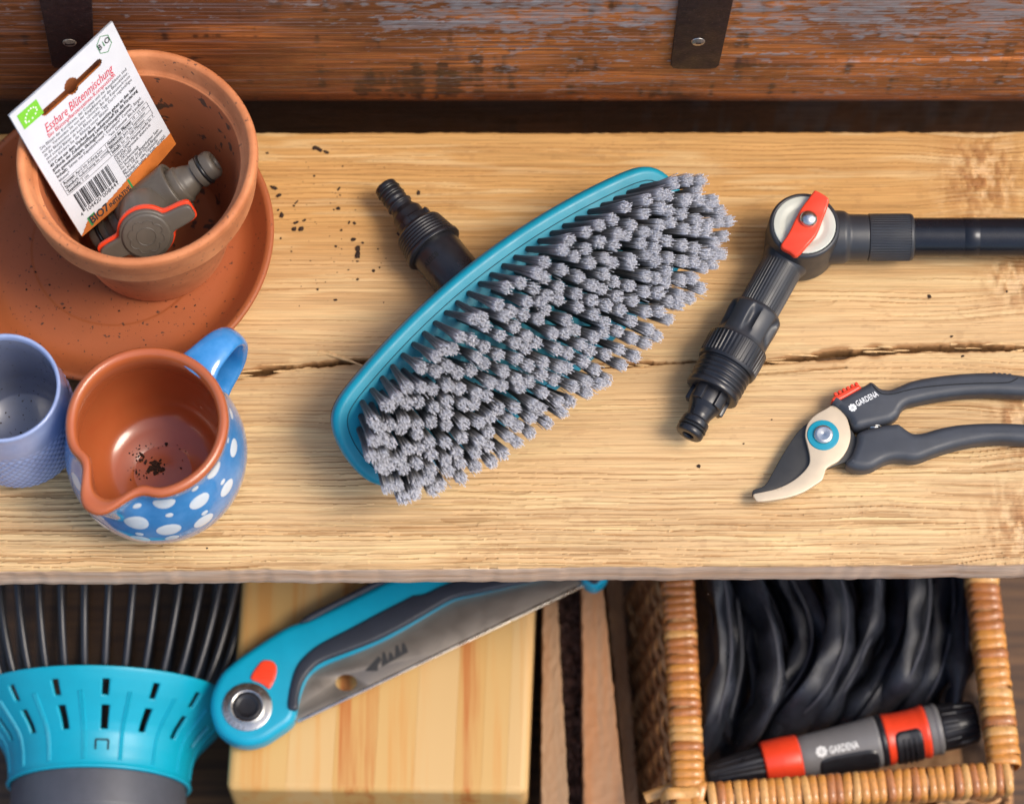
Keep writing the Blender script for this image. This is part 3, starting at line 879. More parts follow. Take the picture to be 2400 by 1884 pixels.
# green leaf mark of stars, top left
g = [(0, 0), (0.0165, 0), (0.0165, -0.0115), (0, -0.0115)]
gl = put(g, [(0, 1, 2, 3)], 0.045, 0.035, 'green_mark', M_grn, h=0.00108)
V = []; F = []
for k in range(12):
    t = k / 12 * 2 * math.pi
    x = 0.0083 + 0.0052 * math.cos(t) * (1 - 0.25 * math.sin(t)); y = -0.0058 + 0.0030 * math.sin(t) + 0.0012 * math.cos(t)
    q = len(V)
    for j in range(10):
        rr_ = 0.00085 if j % 2 == 0 else 0.0004
        V.append((x + rr_ * math.cos(j * math.pi / 5 + 1.57), y + rr_ * math.sin(j * math.pi / 5 + 1.57)))
    F.append(tuple(range(q, q + 10)))
put(V, F, 0.045, 0.035, 'star_ring', M_wht, h=0.00116)
# hexagonal mark, top right
V = []; F = []
for k in range(6):
    a = R(60 * k + 30)
    V += [(0.0062 * math.cos(a), 0.0066 * math.sin(a)), (0.0057 * math.cos(a), 0.0061 * math.sin(a))]
for k in range(6): F.append((2 * k, (2 * k + 2) % 12, (2 * k + 3) % 12, 2 * k + 1))
put(V, F, 0.865, 0.078, 'hexagon_mark', M_dgrn, rot=0.0)
txt('B', 0.806, 0.090, None, 0.0056, M_ink, bold=0.00012); txt('i', 0.855, 0.090, None, 0.0056, M_dgrn, bold=0.00012); txt('O', 0.873, 0.090, None, 0.0056, M_ink, bold=0.00012)
# lettering on the orange band
g = [(0, 0), (0.0385, 0.0012), (0.0385, -0.0058), (0, -0.0066)]
put(g, [(0, 1, 2, 3)], 0.10, 0.922, 'green_banner', M_dgrn, h=0.00118)
V, F = text_vf('BIO7', 0.0074, bold=0.0002); put(V, F, 0.108, 0.975, 'printed_text', M_ink, h=0.0013)
V, F = text_vf('INITIATIVE', 0.0040, bold=0.00012); put(V, F, 0.29, 0.972, 'printed_text', M_ink, h=0.0013)

# ================================================================ shut-off valve lying in the pot
M_taupe = mat('taupe_plastic', (0.105, 0.088, 0.068), rough=0.42, var=0.08, vscale=80, bump=0.08, bscale=1500)
M_oring = mat('rubber_black', (0.012, 0.012, 0.012), rough=0.35)
M_orpl = mat('orange_plastic', (0.80, 0.055, 0.012), rough=0.38, var=0.04)
Zv = zoomer(200, 340, 5.694)
vA = Zv(150, 1320, 0.058); vB = Zv(1735, 225, 0.094)
ax = vB - vA; LV = np.linalg.norm(ax); ax /= LV
tc_ = (CAM - (vA + vB) / 2); tc_ /= np.linalg.norm(tc_)
nv = tc_ - ax * tc_.dot(ax); nv /= np.linalg.norm(nv)
nv = nv + 0.10 * np.array([0.3, -0.9, 0]); nv /= np.linalg.norm(nv)
root = thing('shut_off_valve', 'grey brown hose valve with orange edged lever lying in the pot', 'valve', tuple((vA + vB) / 2 - np.array([0, 0, 0.02])))
Mv = frame(vA, ax, np.cross(ax, nv))
k = LV / 0.094
def sc(P): return [(r, z * k) for r, z in P]
body = sc([(0.0, 0.0225), (0.012, 0.0225), (0.0155, 0.025), (0.0172, 0.030), (0.0176, 0.045), (0.0182, 0.058), (0.0190, 0.0625), (0.0190, 0.0645), (0.0160, 0.0648), (0.0158, 0.0630), (0, 0.0628)])
V, F = lathe(fillet(body, 0.0012, 4), 72, Mv); mk('valve_body', V, F, M_taupe, root)
c1 = sc([(0.0, 0.0625), (0.0135, 0.0625), (0.0132, 0.0690), (0.0118, 0.0700), (0.0112, 0.0725), (0.0088, 0.0775), (0.0086, 0.0795), (0.0104, 0.0800), (0.0104, 0.0842), (0.0090, 0.0846), (0.0090, 0.0866), (0.0100, 0.0870), (0.0098, 0.0918),
         (0.0082, 0.0938), (0.0058, 0.0940), (0.0050, 0.0925), (0.0048, 0.0800), (0, 0.0798)])
V, F = lathe(fillet(c1, 0.0006, 3), 56, Mv); e1 = mk('hose_connector', V, F, M_taupe, root)
V, F = lathe([(0.0098 + 0.0011 * math.cos(t), (0.0856 + 0.0012 * math.sin(t)) * k) for t in np.linspace(0, 2 * math.pi, 12, endpoint=False)], 48, Mv, closed=True)
mk('sealing_ring', V, F, M_oring, e1)
c2 = sc([(0.0, 0.0245), (0.0125, 0.0245), (0.0125, 0.0180), (0.0105, 0.0170), (0.0090, 0.0130), (0.0105, 0.0125), (0.0105, 0.0085), (0.0090, 0.0080), (0.0090, 0.0060), (0.0100, 0.0056), (0.0096, 0.0012), (0.0080, 0.0), (0.0058, 0.0), (0.0050, 0.002), (0.0048, 0.012), (0, 0.0122)])
V, F = lathe(fillet(c2, 0.0006, 3), 56, Mv); e2 = mk('hose_connector', V, F, M_taupe, root)
V, F = lathe([(0.0098 + 0.0011 * math.cos(t), (0.0070 + 0.0012 * math.sin(t)) * k) for t in np.linspace(0, 2 * math.pi, 12, endpoint=False)], 48, Mv, closed=True)
mk('sealing_ring', V, F, M_oring, e2)
kc0 = vA + ax * 0.44 * LV
# the lever sits where the photo shows the round knob
kc = Zv(815, 1195, kc0[2] + 0.030)
bas = kc0 + nv * 0.010
st_dir = kc - bas; hL = np.linalg.norm(st_dir); st_dir /= hL
Mk = frame(bas, st_dir, ax)
V, F = lathe(fillet([(0, 0), (0.0172, 0), (0.0172, hL - 0.0058), (0, hL - 0.0058)], 0.001, 3), 64, Mk); mk('valve_stem', V, F, M_taupe, root)
def lever(Rc, hw, La, Lb, a0):
    out = []
    for t in np.linspace(0, 2 * math.pi, 180, endpoint=False):
        r = Rc
        for aa, LL in ((a0, La), (a0 + math.pi, Lb)):
            d = (t - aa + math.pi) % (2 * math.pi) - math.pi
            if abs(d) < math.pi / 2: r = max(r, min(LL / math.cos(d), hw / max(abs(math.sin(d)), 1e-6)))
        out.append((r * math.cos(t), r * math.sin(t)))
    P_ = np.array(out)
    for _ in range(5): P_ = 0.5 * P_ + 0.25 * (np.roll(P_, 1, 0) + np.roll(P_, -1, 0))
    return P_
xa = Mk[:3, 0]; ya = Mk[:3, 1]
tip_dir = Zv(1380, 770, kc[2]) - kc
a0 = math.atan2(tip_dir.dot(ya), tip_dir.dot(xa))
LA = np.linalg.norm(tip_dir)
Ml = Mk.copy(); Ml[:3, 3] = bas + st_dir * (hL - 0.0045)
V, F = curve_vf([lever(0.0189, 0.0079, LA, 0.0336, a0)], 0.0034, 0.0004, 2, Ml); mk('orange_layer', V, F, M_orpl, root)
Ml2 = Mk.copy(); Ml2[:3, 3] = bas + st_dir * (hL - 0.0008)
V, F = curve_vf([lever(0.0176, 0.0064, LA - 0.0004, 0.0322, a0)], 0.0046, 0.0012, 3, Ml2); lv = mk('lever', V, F, M_taupe, root)
Md = Mk.copy(); Md[:3, 3] = bas + st_dir * (hL + 0.0015)
V, F = lathe(fillet([(0, 0.0016), (0.0148, 0.0016), (0.0158, 0.0010), (0.0160, -0.0005)], 0.0006, 3), 64, Md); mk('knob_face', V, F, M_taupe, lv)
arcs = []
def arc(cx, cy, r, t0, t1, n_=14):
    return [(cx + r * math.cos(t), cy + r * math.sin(t), 0.0018) for t in np.linspace(t0, t1, n_)]
arcs.append(sweep(xf(Md, arc(0, 0, 0.0062, 0, 2 * math.pi * 0.999, 40)), 0.00028, 6))
for q in range(8):
    a = q * math.pi / 4
    arcs.append(sweep(xf(Md, arc(0.0078 * math.cos(a), 0.0078 * math.sin(a), 0.0040, a - 1.1, a + 1.35)), 0.00026, 6))
V, F = merge(*arcs); mk('flower_emblem', V, F, M_taupe, lv)

# ================================================================ soil crumbs
P_ = []
Zc = zoomer(560, 300, 4.067)
def crumbs_at(lst):
    for x, y, r, a, s in lst:
        p = Zc(x, y, 0); P_.append(crumb((p[0], p[1], board_z(p[0], p[1]) + r * MM * 0.25), r * MM, a, s))
crumbs_at([(270, 242, 1.1, 0, 1.2), (725, 190, 2.1, 0, 1.2), (770, 212, 1.8, -0.4, 2.0), (830, 235, 1.3, -0.5, 2.2), (330, 570, 1.6, -0.4, 2.0), (375, 645, 1.4, 0.5, 1.8), (410, 835, 2.2, 0.8, 1.1), (375, 785, 1.0, 0, 1),
           (545, 710, 0.7, 0.9, 3.6), (525, 745, 1.0, 0, 1), (525, 968, 1.9, 0, 1.3), (590, 965, 1.9, 0, 1.3), (545, 905, 1.0, 0.4, 2.2), (620, 885, 0.9, 0.5, 2), (400, 1055, 1.0, 0, 1), (500, 1180, 0.8, 0, 1),
           (955, 580, 0.9, 0.8, 2.6), (963, 643, 0.8, 0, 1), (945, 772, 1.6, 0.3, 1), (905, 782, 0.8, 0, 1), (1050, 905, 0.9, 1.0, 2), (1100, 910, 0.9, -0.9, 1.8), (975, 978, 0.9, 0.2, 1.3), (1090, 1065, 2.1, 0, 1.1), (1180, 1097, 1.1, 0, 1),
           (1130, 1150, 1.9, 1.57, 1.6), (1135, 1210, 2.3, 1.2, 1.5), (1130, 1272, 1.1, 0, 1.5), (1085, 1272, 0.6, 0, 1), (1285, 1365, 1.4, 0, 1), (1340, 1332, 0.8, 0, 1), (1130, 1445, 1.0, 0.5, 1.3), (750, 1540, 1.0, 0, 1), (920, 1640, 1.0, 0, 1.6),
           (718, 460, 0.9, 0, 1), (990, 370, 0.7, 0, 1), (925, 1130, 0.9, 0, 1.4), (1045, 1352, 0.7, 0, 1.2), (1325, 1155, 0.7, 0, 1)])
for x, y, r in [(1485, 990, 1.4), (1795, 475, 0.9), (2140, 620, 0.9), (2022, 716, 0.9), (2045, 757, 1.0), (1640, 892, 0.6), (890, 410, 1.5), (440, 1165, 0.8), (1505, 1260, 0.6), (1975, 630, 1.5), (1580, 943, 0.7)]:
    p = D(x, y, 0) if x < 2000 and y != 716 else D(x, y, 0)
    P_.append(crumb((p[0], p[1], board_z(p[0], p[1]) + 0.0003), r * MM, random.uniform(0, 3), random.uniform(1, 1.8)))
for _ in range(70):
    p = D(random.gauss(690, 90), random.gauss(480, 120), 0)
    if p[1] < 0.198 and np.hypot(*(p[:2] - SC)) > 0.112: P_.append(crumb((p[0], p[1], board_z(p[0], p[1]) + 0.0001), random.uniform(0.2, 0.5) * MM, random.uniform(0, 3), random.uniform(1, 2)))
for _ in range(260):                                  # in the saucer
    a = random.uniform(0, 2 * math.pi); r = 0.088 * math.sqrt(random.random())
    P_.append(crumb((SC[0] + r * math.cos(a), SC[1] + r * math.sin(a), 0.0078 if r > 0.058 else 0.0074), random.choice([0.2, 0.25, 0.3, 0.4, 0.8]) * MM, random.uniform(0, 3), random.uniform(1, 2)))
def jug_soil(x, y, s, n_, r0, r1):
    for _ in range(n_):
        p = Z2(x + random.gauss(0, s), y + random.gauss(0, s * 0.8), 0.0078)
        P_.append(crumb((p[0], p[1], 0.0082 + random.uniform(0, 0.0006)), random.uniform(r0, r1) * MM, random.uniform(0, 3), random.uniform(1, 2)))
jug_soil(860, 990, 45, 50, 0.3, 1.0); jug_soil(1005, 1085, 26, 45, 0.5, 1.5); jug_soil(900, 1140, 40, 14, 0.3, 0.8); jug_soil(1000, 980, 130, 40, 0.2, 0.6)
jug_soil(1077, 940, 3, 3, 0.8, 1.1)
for _ in range(40):
    a = random.uniform(0, 2 * math.pi); r = 0.028 * math.sqrt(random.random())
    P_.append(crumb((CC0[0] + r * math.cos(a), CC0[1] + r * math.sin(a), 0.0060), random.uniform(0.2, 0.7) * MM, random.uniform(0, 3), 1.3))
V, F = merge(*P_)
o = mk('soil_crumbs', V, F, M_soil, smooth=False)
o['kind'] = 'stuff'; o['label'] = 'dry dark soil crumbs scattered on board, saucer and in the jug'; o['category'] = 'soil'
# a raised splinter at the crack
M_splint = mat('splinter_wood', (0.66, 0.42, 0.19), rough=0.7, var=0.2, vscale=200)
a_, b_ = Zc(0, 0, 0), None
s0 = D(690, 748, 0.0022); s1 = D(735, 762, 0.0045); s2 = D(772, 777, 0.0030)
V, F = sweep(cat_rom(np.array([s0 - np.array([0.005, 0.0006, 0.0026]), s0 - np.array([0, 0, 0.0012]), s1 - np.array([0, 0, 0.0014]), s2 - np.array([0, 0, 0.0006])]), 4, False), (np.linspace(0.0024, 0.0003, 13), np.linspace(0.0010, 0.0003, 13)), 6)
o = mk('wood_splinter', V, F, M_splint, origin=s0, sharp=25); tag(o, 'long pale wood splinter lifted from the crack beside the brush', 'splinter')

# thin slivers along the lips of the crack belong to the board
for k in range(46):
    x = random.choice([random.uniform(-0.21, -0.13), random.uniform(0.03, 0.09), random.uniform(0.15, 0.37), random.uniform(0.15, 0.37)])
    ix = int(np.clip(np.searchsorted(xs, x), 0, NX - 1))
    side = random.choice([-1, 1]); off = side * random.uniform(0.3, 2.6)
    y = (yc[ix] + off) * MM; L = random.uniform(0.006, 0.030); tilt = random.uniform(-0.05, 0.05)
    z = board_z(x, y) if abs(off) > 1.5 else 0.0006
    pth = [(x - L / 2, y - tilt * L, z - 0.0004), (x - L / 5, y - tilt * L * 0.3, z + 0.0004), (x + L / 4, y + tilt * L * 0.4, z + random.uniform(0.0002, 0.0012)), (x + L / 2, y + tilt * L, z + random.uniform(-0.0004, 0.0014))]
    V, F = sweep(np.array(pth), (np.array([0.0002, 0.0008, 0.0006, 0.0001]) * random.uniform(0.6, 1.3), np.array([0.0002, 0.0004, 0.0003, 0.0001])), 5)
    mk('crack_sliver', V, F, M_splint, board, sharp=25)
# ================================================================ wash brush lying on its back
M_turq = mat('turquoise_plastic', (0.0, 0.245, 0.345), rough=0.42, var=0.05, vscale=40, bump=0.05, bscale=1800, rvar=0.06)
M_black = mat('black_plastic', (0.014, 0.014, 0.017), rough=0.33, var=0.15, vscale=90, bump=0.06, bscale=1600, rvar=0.07)
M_brown_edge = mat('black_shell', (0.022, 0.014, 0.010), rough=0.5)
def proj(p):
    d = np.asarray(p) - CAM
    k = d.dot(FWD)
    return (W0 / 2 + FPX * d.dot(RGT) / k, H0 / 2 - FPX * d.dot(UPV) / k)
TH_B = R(37)
ZC = 0.047
HWE, BUL = 0.0330, 0.0200
zz_ = ZC + HWE * math.sin(TH_B)
ua = D(700, 880, zz_); ub = D(1392, 343, zz_)
bu = ub - ua; LB = np.linalg.norm(bu); bu /= LB
bh = np.array([bu[1], -bu[0], 0]); bh /= np.linalg.norm(bh)            # horizontal, towards the front right
bv = bh * math.cos(TH_B) - np.array([0, 0, 1]) * math.sin(TH_B)
bn = np.cross(bu, bv)
if bn[2] < 0: bn = -bn
BC = (ua + ub) / 2 + bv * HWE
Mb = np.eye(4); Mb[:3, 0] = bu; Mb[:3, 1] = np.cross(bn, bu); Mb[:3, 2] = bn; Mb[:3, 3] = BC
sgn = 1 if Mb[:3, 1].dot(bv) > 0 else -1
def hw(u): return HWE + BUL * (1 - (2 * u / LB) ** 2)
def outline(inset=0.0):
    P = []
    L = LB / 2
    for u in np.linspace(-L, L, 60): P.append((u, -hw(u)))
    for s in np.linspace(-1, 1, 14)[1:-1]: P.append((L + 0.007 * (1 - s * s), s * HWE))
    for u in np.linspace(L, -L, 60): P.append((u, hw(u)))
    for s in np.linspace(1, -1, 14)[1:-1]: P.append((-L - 0.007 * (1 - s * s), s * HWE))
    P = np.array(P)
    # even spacing, rounded corners
    def resamp(P, n):
        Q = np.concatenate([P, P[:1]]); d = np.concatenate([[0], np.cumsum(np.linalg.norm(np.diff(Q, axis=0), axis=1))])
        t = np.linspace(0, d[-1], n, endpoint=False)
        return np.stack([np.interp(t, d, Q[:, 0]), np.interp(t, d, Q[:, 1])], 1)
    P = resamp(P, 220)
    for _ in range(26): P = 0.5 * P + 0.25 * (np.roll(P, 1, 0) + np.roll(P, -1, 0))
    if inset:
        T = np.roll(P, -1, 0) - np.roll(P, 1, 0); T /= np.linalg.norm(T, axis=1)[:, None]
        P = P + inset * np.stack([-T[:, 1], T[:, 0]], 1)
    return resamp(P, 160)
root = thing('wash_brush', 'turquoise wash brush with grey bristles up and black hose connector', 'brush', (BC[0], BC[1], 0.0))
def at_n(h): 
    M = Mb.copy(); M[:3, 3] = BC + bn * h; return M
o0 = outline(); o1 = outline(0.0085); o2 = outline(0.0091)
V, F = curve_vf([o0], 0.011, 0.0042, 5, at_n(-0.0062)); mk('head_rim', V, F, M_turq, root)
V, F = curve_vf([o2], 0.004, 0.0004, 1, at_n(-0.0028)); bpl = mk('bristle_plate', V, F, M_turq, root)
sm3 = [xf(at_n(-0.00055), [(p[0], p[1], 0)])[0] for p in outline(0.0086)]
V, F = sweep(np.array(sm3), 0.00032, 6, up=bn, closed=True); mk('plate_seam', V, F, mat('seam_turquoise', (0.0, 0.06, 0.085), rough=0.6), bpl)
V, F = curve_vf([outline(0.0018)], 0.0050, 0.0008, 2, at_n(-0.0125)); mk('back_shell', V, F, M_brown_edge, root)
V, F = curve_vf([outline(0.022)], 0.012, 0.005, 3, at_n(-0.0200)); mk('back_hump', V, F, M_black, root)

# bristle tufts: ten shared meshes, one object for each tuft
M_brs = bpy.data.materials.new('bristle'); M_brs.use_nodes = True
nt = M_brs.node_tree; b_ = nt.nodes['Principled BSDF']
b_.inputs['Roughness'].default_value = 0.45
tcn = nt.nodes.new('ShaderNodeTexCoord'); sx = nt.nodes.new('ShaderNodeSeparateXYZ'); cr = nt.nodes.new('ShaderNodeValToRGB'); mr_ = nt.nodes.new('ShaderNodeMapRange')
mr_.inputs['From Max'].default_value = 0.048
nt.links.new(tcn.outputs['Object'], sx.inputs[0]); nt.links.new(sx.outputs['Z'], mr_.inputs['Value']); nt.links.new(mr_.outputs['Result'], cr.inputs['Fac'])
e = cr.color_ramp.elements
e[0].position = 0.0; e[0].color = (0.085, 0.082, 0.08, 1)  # dark roots: shade between the tufts put into the colour
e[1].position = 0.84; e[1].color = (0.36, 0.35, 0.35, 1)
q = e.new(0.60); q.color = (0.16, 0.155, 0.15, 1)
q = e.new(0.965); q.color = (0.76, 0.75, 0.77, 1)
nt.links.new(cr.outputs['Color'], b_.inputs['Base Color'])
TL = 0.047
def tuft_mesh(seed):
    g = np.random.default_rng(seed)
    V = []; F = []
    N = 105
    for k in range(N):
        a = k * 2.39996; rr = math.sqrt((k + 0.5) / N)
        rb = 0.0018 * rr; rt = (0.0041 * rr) * g.uniform(0.88, 1.12)
        a2 = a + g.normal(0, 0.12)
        L = TL * (1 + g.normal(0, 0.028)) - 0.0010 * rr * rr
        if g.random() < 0.008: rt *= 1.7; L *= 1.03
        p0 = np.array([rb * math.cos(a), rb * math.sin(a), -0.001])
        p2 = np.array([rt * math.cos(a2) + g.normal(0, 0.00032), rt * math.sin(a2) + g.normal(0, 0.00032), L])
        p1 = np.array([rb * 1.25 * math.cos(a), rb * 1.25 * math.sin(a), L * 0.5]) * 0.55 + (p0 + p2) / 2 * 0.45
        p1[2] = L * 0.5
        base = len(V)
        fr_ = g.uniform(0.00019, 0.00029)
        for p, s in ((p0, 0.85), (p1, 0.9), (p2, 1.15)):
            for j in range(3):
                t = a + j * 2.0944
                V.append((p[0] + fr_ * s * math.cos(t), p[1] + fr_ * s * math.sin(t), p[2]))
        for i in range(2):
            for j in range(3):
                F.append((base + i * 3 + j, base + i * 3 + (j + 1) % 3, base + i * 3 + 3 + (j + 1) % 3, base + i * 3 + 3 + j))
        F.append((base + 6, base + 7, base + 8))
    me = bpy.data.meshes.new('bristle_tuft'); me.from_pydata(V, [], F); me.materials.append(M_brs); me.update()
    return me
TM = [tuft_mesh(s) for s in range(10)]
V, F = lathe([(0.0024, 0.0), (0.0029, 0.0005), (0.0034, 0.0), (0.0034, -0.001)], 14)
NC, NRW = 26, 10
Lu = LB / 2 - 0.010
ntuft = 0
for c in range(NC):
    for r_ in range(NRW):
        s = -1 + 2 * r_ / (NRW - 1)
        uu = -Lu + 2 * Lu * (c + (0.5 if r_ % 2 else 0.0)) / (NC - 0.5)
        if abs(s) > 0.9 and abs(uu) > Lu - 0.002: continue
        vv = s * (hw(uu) - 0.0118) + 0.0006 * (1 - s)
        uu2 = uu * (1 - 0.02 * s * s)
        base = BC + bu * uu2 + bv * vv + bn * (-0.0011)
        us = uu2 / (LB / 2)
        d = bn + bu * (0.04 + 0.40 * us * abs(us) ** 0.4 + rng.normal(0, 0.035)) + bv * (0.10 + 0.10 * s + rng.normal(0, 0.045))
        d /= np.linalg.norm(d)
        Mt = frame(base, d, bu)
        sc_ = 1 + rng.normal(0, 0.012)
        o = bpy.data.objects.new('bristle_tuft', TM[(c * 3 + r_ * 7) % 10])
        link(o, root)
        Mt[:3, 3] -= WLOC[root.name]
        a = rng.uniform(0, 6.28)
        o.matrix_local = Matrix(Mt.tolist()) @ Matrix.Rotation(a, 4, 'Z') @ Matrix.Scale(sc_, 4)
        ntuft += 1

# connector
cA = Z3(553, 332, 0.0205); cB = Z3(1110, 1035, 0.0235)
cax = cB - cA; LC = np.linalg.norm(cax); cax /= LC
kz = LC / 878.0                                     # metres along the axis per zoom unit
kr = 1 / 3.416 / 3.55 * MM
Mc = frame(cA, cax, (0, 0, 1))
def prof_(lst): return [(r * kr, t * kz) for r, t in lst]
tip = prof_([(0, 70), (46, 66), (50, 4), (60, -2), (88, -3), (98, 6), (98, 40), (88, 46), (88, 62), (99, 68), (101, 96), (92, 102), (92, 120), (100, 126), (100, 150), (90, 158), (88, 176), (112, 182), (113, 196), (96, 204), (100, 240), (0, 240)])
con = thing  # keep namespaces apart
V, F = lathe(fillet(tip, 0.0004, 3), 56, Mc); cn = mk('hose_connector', V, F, M_black, root)
for tpos in (54, 112):
    V, F = lathe([(92 * kr + 0.0012 * math.cos(t), tpos * kz + 0.0012 * math.sin(t)) for t in np.linspace(0, 2 * math.pi, 10, endpoint=False)], 48, Mc, closed=True)
    mk('sealing_ring', V, F, M_oring, cn)
mid = prof_([(0, 236), (102, 236), (118, 262), (132, 280), (134, 345), (150, 352), (150, 425), (0, 425)])
V, F = lathe(fillet(mid, 0.0005, 3), 56, Mc); mk('connector_neck', V, F, M_black, root)
for q in range(4):
    a = q * math.pi / 2 + 0.45
    Mf = Mc @ np.array(Matrix.Rotation(a, 4, 'Z'))
    V, F = boxvf((150 * kr, 0, 385 * kz), (30 * kr, 60 * kr, 84 * kz), Mf, 0.0005); mk('lug', V, F, M_black, root)
thr = [(0, 418), (196, 418), (200, 424)]
t = 430
while t < 585:
    thr += [(204 + (t - 430) * 0.20, t), (213 + (t - 430) * 0.20, t + 8), (213 + (t - 430) * 0.20, t + 14), (204 + (t - 430) * 0.2, t + 22)]; t += 26
thr += [(238, 592), (252, 598), (252, 626), (240, 632), (0, 632)]
V, F = lathe(fillet(prof_(thr), 0.0002, 2), 72, Mc); mk('screw_thread', V, F, M_black, root)
V, F = lathe(fillet(prof_([(0, 628), (211, 628), (213, 900), (213, 1120), (0, 1120)]), 0.0005, 3), 72, Mc); brl = mk('barrel', V, F, M_black, root)
V, F = text_vf('8203A', 0.0052, bold=0.0001)
V[:, 0] -= V[:, 0].mean()
tc_ = CAM - (cA + cax * LC * 0.86); tx = tc_.dot(Mc[:3, 0]); ty = tc_.dot(Mc[:3, 1]); p0 = math.atan2(ty, tx)
rB = 214 * kr
sgn2 = 1 if (np.cross(tc_, cax)).dot(bu) > 0 else -1
W = []
for p in V:
    ph = p0 + 0.30 * 1 + p[0] / rB
    W.append((rB * math.cos(ph), rB * math.sin(ph), 750 * kz - p[1] + 0.001))
mk('date_code', xf(Mc, W), F, mat('moulded_ink', (0.004, 0.004, 0.004), rough=0.7), brl, smooth=False)
# ================================================================ jointed pole
M_anth = mat('anthracite_plastic', (0.026, 0.028, 0.033), rough=0.42, var=0.10, vscale=70, bump=0.07, bscale=1700, rvar=0.06)
M_alu = mat('black_tube', (0.012, 0.014, 0.020), rough=0.25, metal=0.35, var=0.08, vscale=60, rvar=0.05)
M_pale = mat('pale_disc', (0.52, 0.53, 0.45), rough=0.42, var=0.06, vscale=60)
M_red = mat('red_plastic', (0.78, 0.055, 0.018), rough=0.33, var=0.04, vscale=60, bump=0.03, bscale=900)
M_steel = mat('steel', (0.62, 0.61, 0.58), rough=0.28, metal=1.0, var=0.08, vscale=300, rvar=0.1)
hz = 0.0445
hc = Z6(843, 277, hz)
root = thing('jointed_pole', 'black water pole with red lever on its angle joint', 'pole', (hc[0], hc[1], 0.0))
Mh = frame((hc[0], hc[1], 0), (0, 0, 1))
V, F = lathe(fillet([(0, 0.002), (0.0215, 0.002), (0.0240, 0.005), (0.0246, 0.022), (0.0240, 0.0400), (0.0236, 0.0436), (0.0218, 0.0446), (0.0210, 0.0440), (0, 0.0430)], 0.0014, 4), 96, Mh)
mk('joint_hub', V, F, M_anth, root)
V, F = lathe(fillet([(0, 0.0452), (0.008, 0.0452), (0.013, 0.0436), (0.0165, 0.0447), (0.0207, 0.0450), (0.0209, 0.0436)], 0.0008, 4), 96, Mh); mk('pale_disc', V, F, M_pale, root)
lv = [(888, 100), (908, 90), (975, 128), (985, 160), (948, 262), (925, 322), (893, 372), (802, 460), (752, 438), (700, 402), (742, 338), (790, 240), (832, 168)]
zl = 0.0480
P2 = np.array([Z6(x, y, zl)[:2] for x, y in lv])
P2 = cat_rom(P2, 5)
V, F = curve_vf([P2], 0.0052, 0.0014, 3, frame((0, 0, zl), (0, 0, 1)))
tipA = Z6(750, 430, zl); tipB = Z6(945, 105, zl)
dl = (tipB - tipA)[:2]; LL = np.linalg.norm(dl); dl /= LL
for v in V:
    s = (v[:2] - tipA[:2]).dot(dl) / LL
    v[2] += 0.0030 * max(0, 0.20 - s) / 0.2 * -1 + 0.0035 * max(0, s - 0.82) / 0.18
rl = mk('red_lever', V, F, M_red, root)
sc_ = Z6(869, 238, 0.0525)
V, F = lathe([(0, 0.0560), (0.0022, 0.0558), (0.0042, 0.0549), (0.0056, 0.0532), (0.0060, 0.0512), (0.0060, 0.0495)], 40, frame((sc_[0], sc_[1], 0), (0, 0, 1))); mk('screw_cap', V, F, M_steel, rl)
# arm to the right: sleeve, ribbed sleeve, tube
py = Z6(1300, 353, 0.0215)[1]
pz = 0.0215
Mx = frame((hc[0], py, pz), (1, 0, 0), (0, 0, 1))
def X6(x): return Z6(x, 353, pz)[0] - hc[0]
V, F = lathe(fillet([(0, 0.0), (0.0185, 0.0), (0.0180, X6(1080)), (0.0157, X6(1110)), (0.0155, X6(1228)), (0, X6(1228))], 0.0012, 4), 72, Mx); mk('joint_arm', V, F, M_anth, root)
V, F = lathe(fillet([(0, X6(1226)), (0.0160, X6(1226)), (0.0161, X6(1478)), (0.0158, X6(1492)), (0.0140, X6(1500)), (0, X6(1500))], 0.0008, 4), 288, Mx, lambda r, z, p: (r - 0.0006 * (np.cos(p * 48) < -0.1) * (r > 0.0155) * (z > X6(1236)) * (z < X6(1475)), z))
mk('ribbed_sleeve', V, F, M_anth, root, sharp=30)
V, F = lathe([(0, X6(1490)), (0.0133, X6(1490)), (0.0133, X6(2150)), (0.0133, X6(2150) + 0.45), (0, X6(2150) + 0.45)], 72, Mx); tb = mk('tube', V, F, M_alu, root)
V, F = lathe([(0.0133, X6(1800)), (0.01345, X6(1802)), (0.01345, X6(1890)), (0.0133, X6(1892))], 72, Mx); mk('tube_band', V, F, M_alu, tb)
# arm down to the left
na = Z6(835, 300, 0.0215); nb = Z6(140, 1545, 0.0205)
nax = nb - na; LN = np.linalg.norm(nax); nax /= LN
kn_ = LN / 1426.0; kq = 1 / 2.588 / 3.56 * MM
Mn = frame(na, nax, (0, 0, 1))
def pn_(lst): return [(r * kq, t * kn_) for r, t in lst]
V, F = lathe(fillet(pn_([(0, 60), (150, 60), (150, 235), (138, 262), (131, 275), (130, 640), (0, 640)]), 0.0012, 4), 240, Mn, lambda r, z, p: (r - 0.0007 * (np.cos(p * 40) < -0.1) * (z > 290 * kn_), z))
mk('ribbed_neck', V, F, M_anth, root, sharp=30)
def scal(r, z, p):
    t = z / kn_
    w = sstep(585, 660, t) * sstep(815, 700, t)
    g = np.clip(np.cos(p * 6 + 0.35) - 0.35, 0, 1) / 0.65
    return r - 0.0036 * w * g ** 0.7 * (r > 120 * kq), z
cp = [(0, 572), (135, 572), (150, 580), (168, 600)] + [(168 + 2 * math.sin((t - 600) / 30), t) for t in range(612, 800, 12)] + [(178, 806), (180, 818), (0, 818)]
V, F = lathe(pn_(cp), 144, Mn, scal); mk('grip_collar', V, F, M_anth, root, sharp=50)
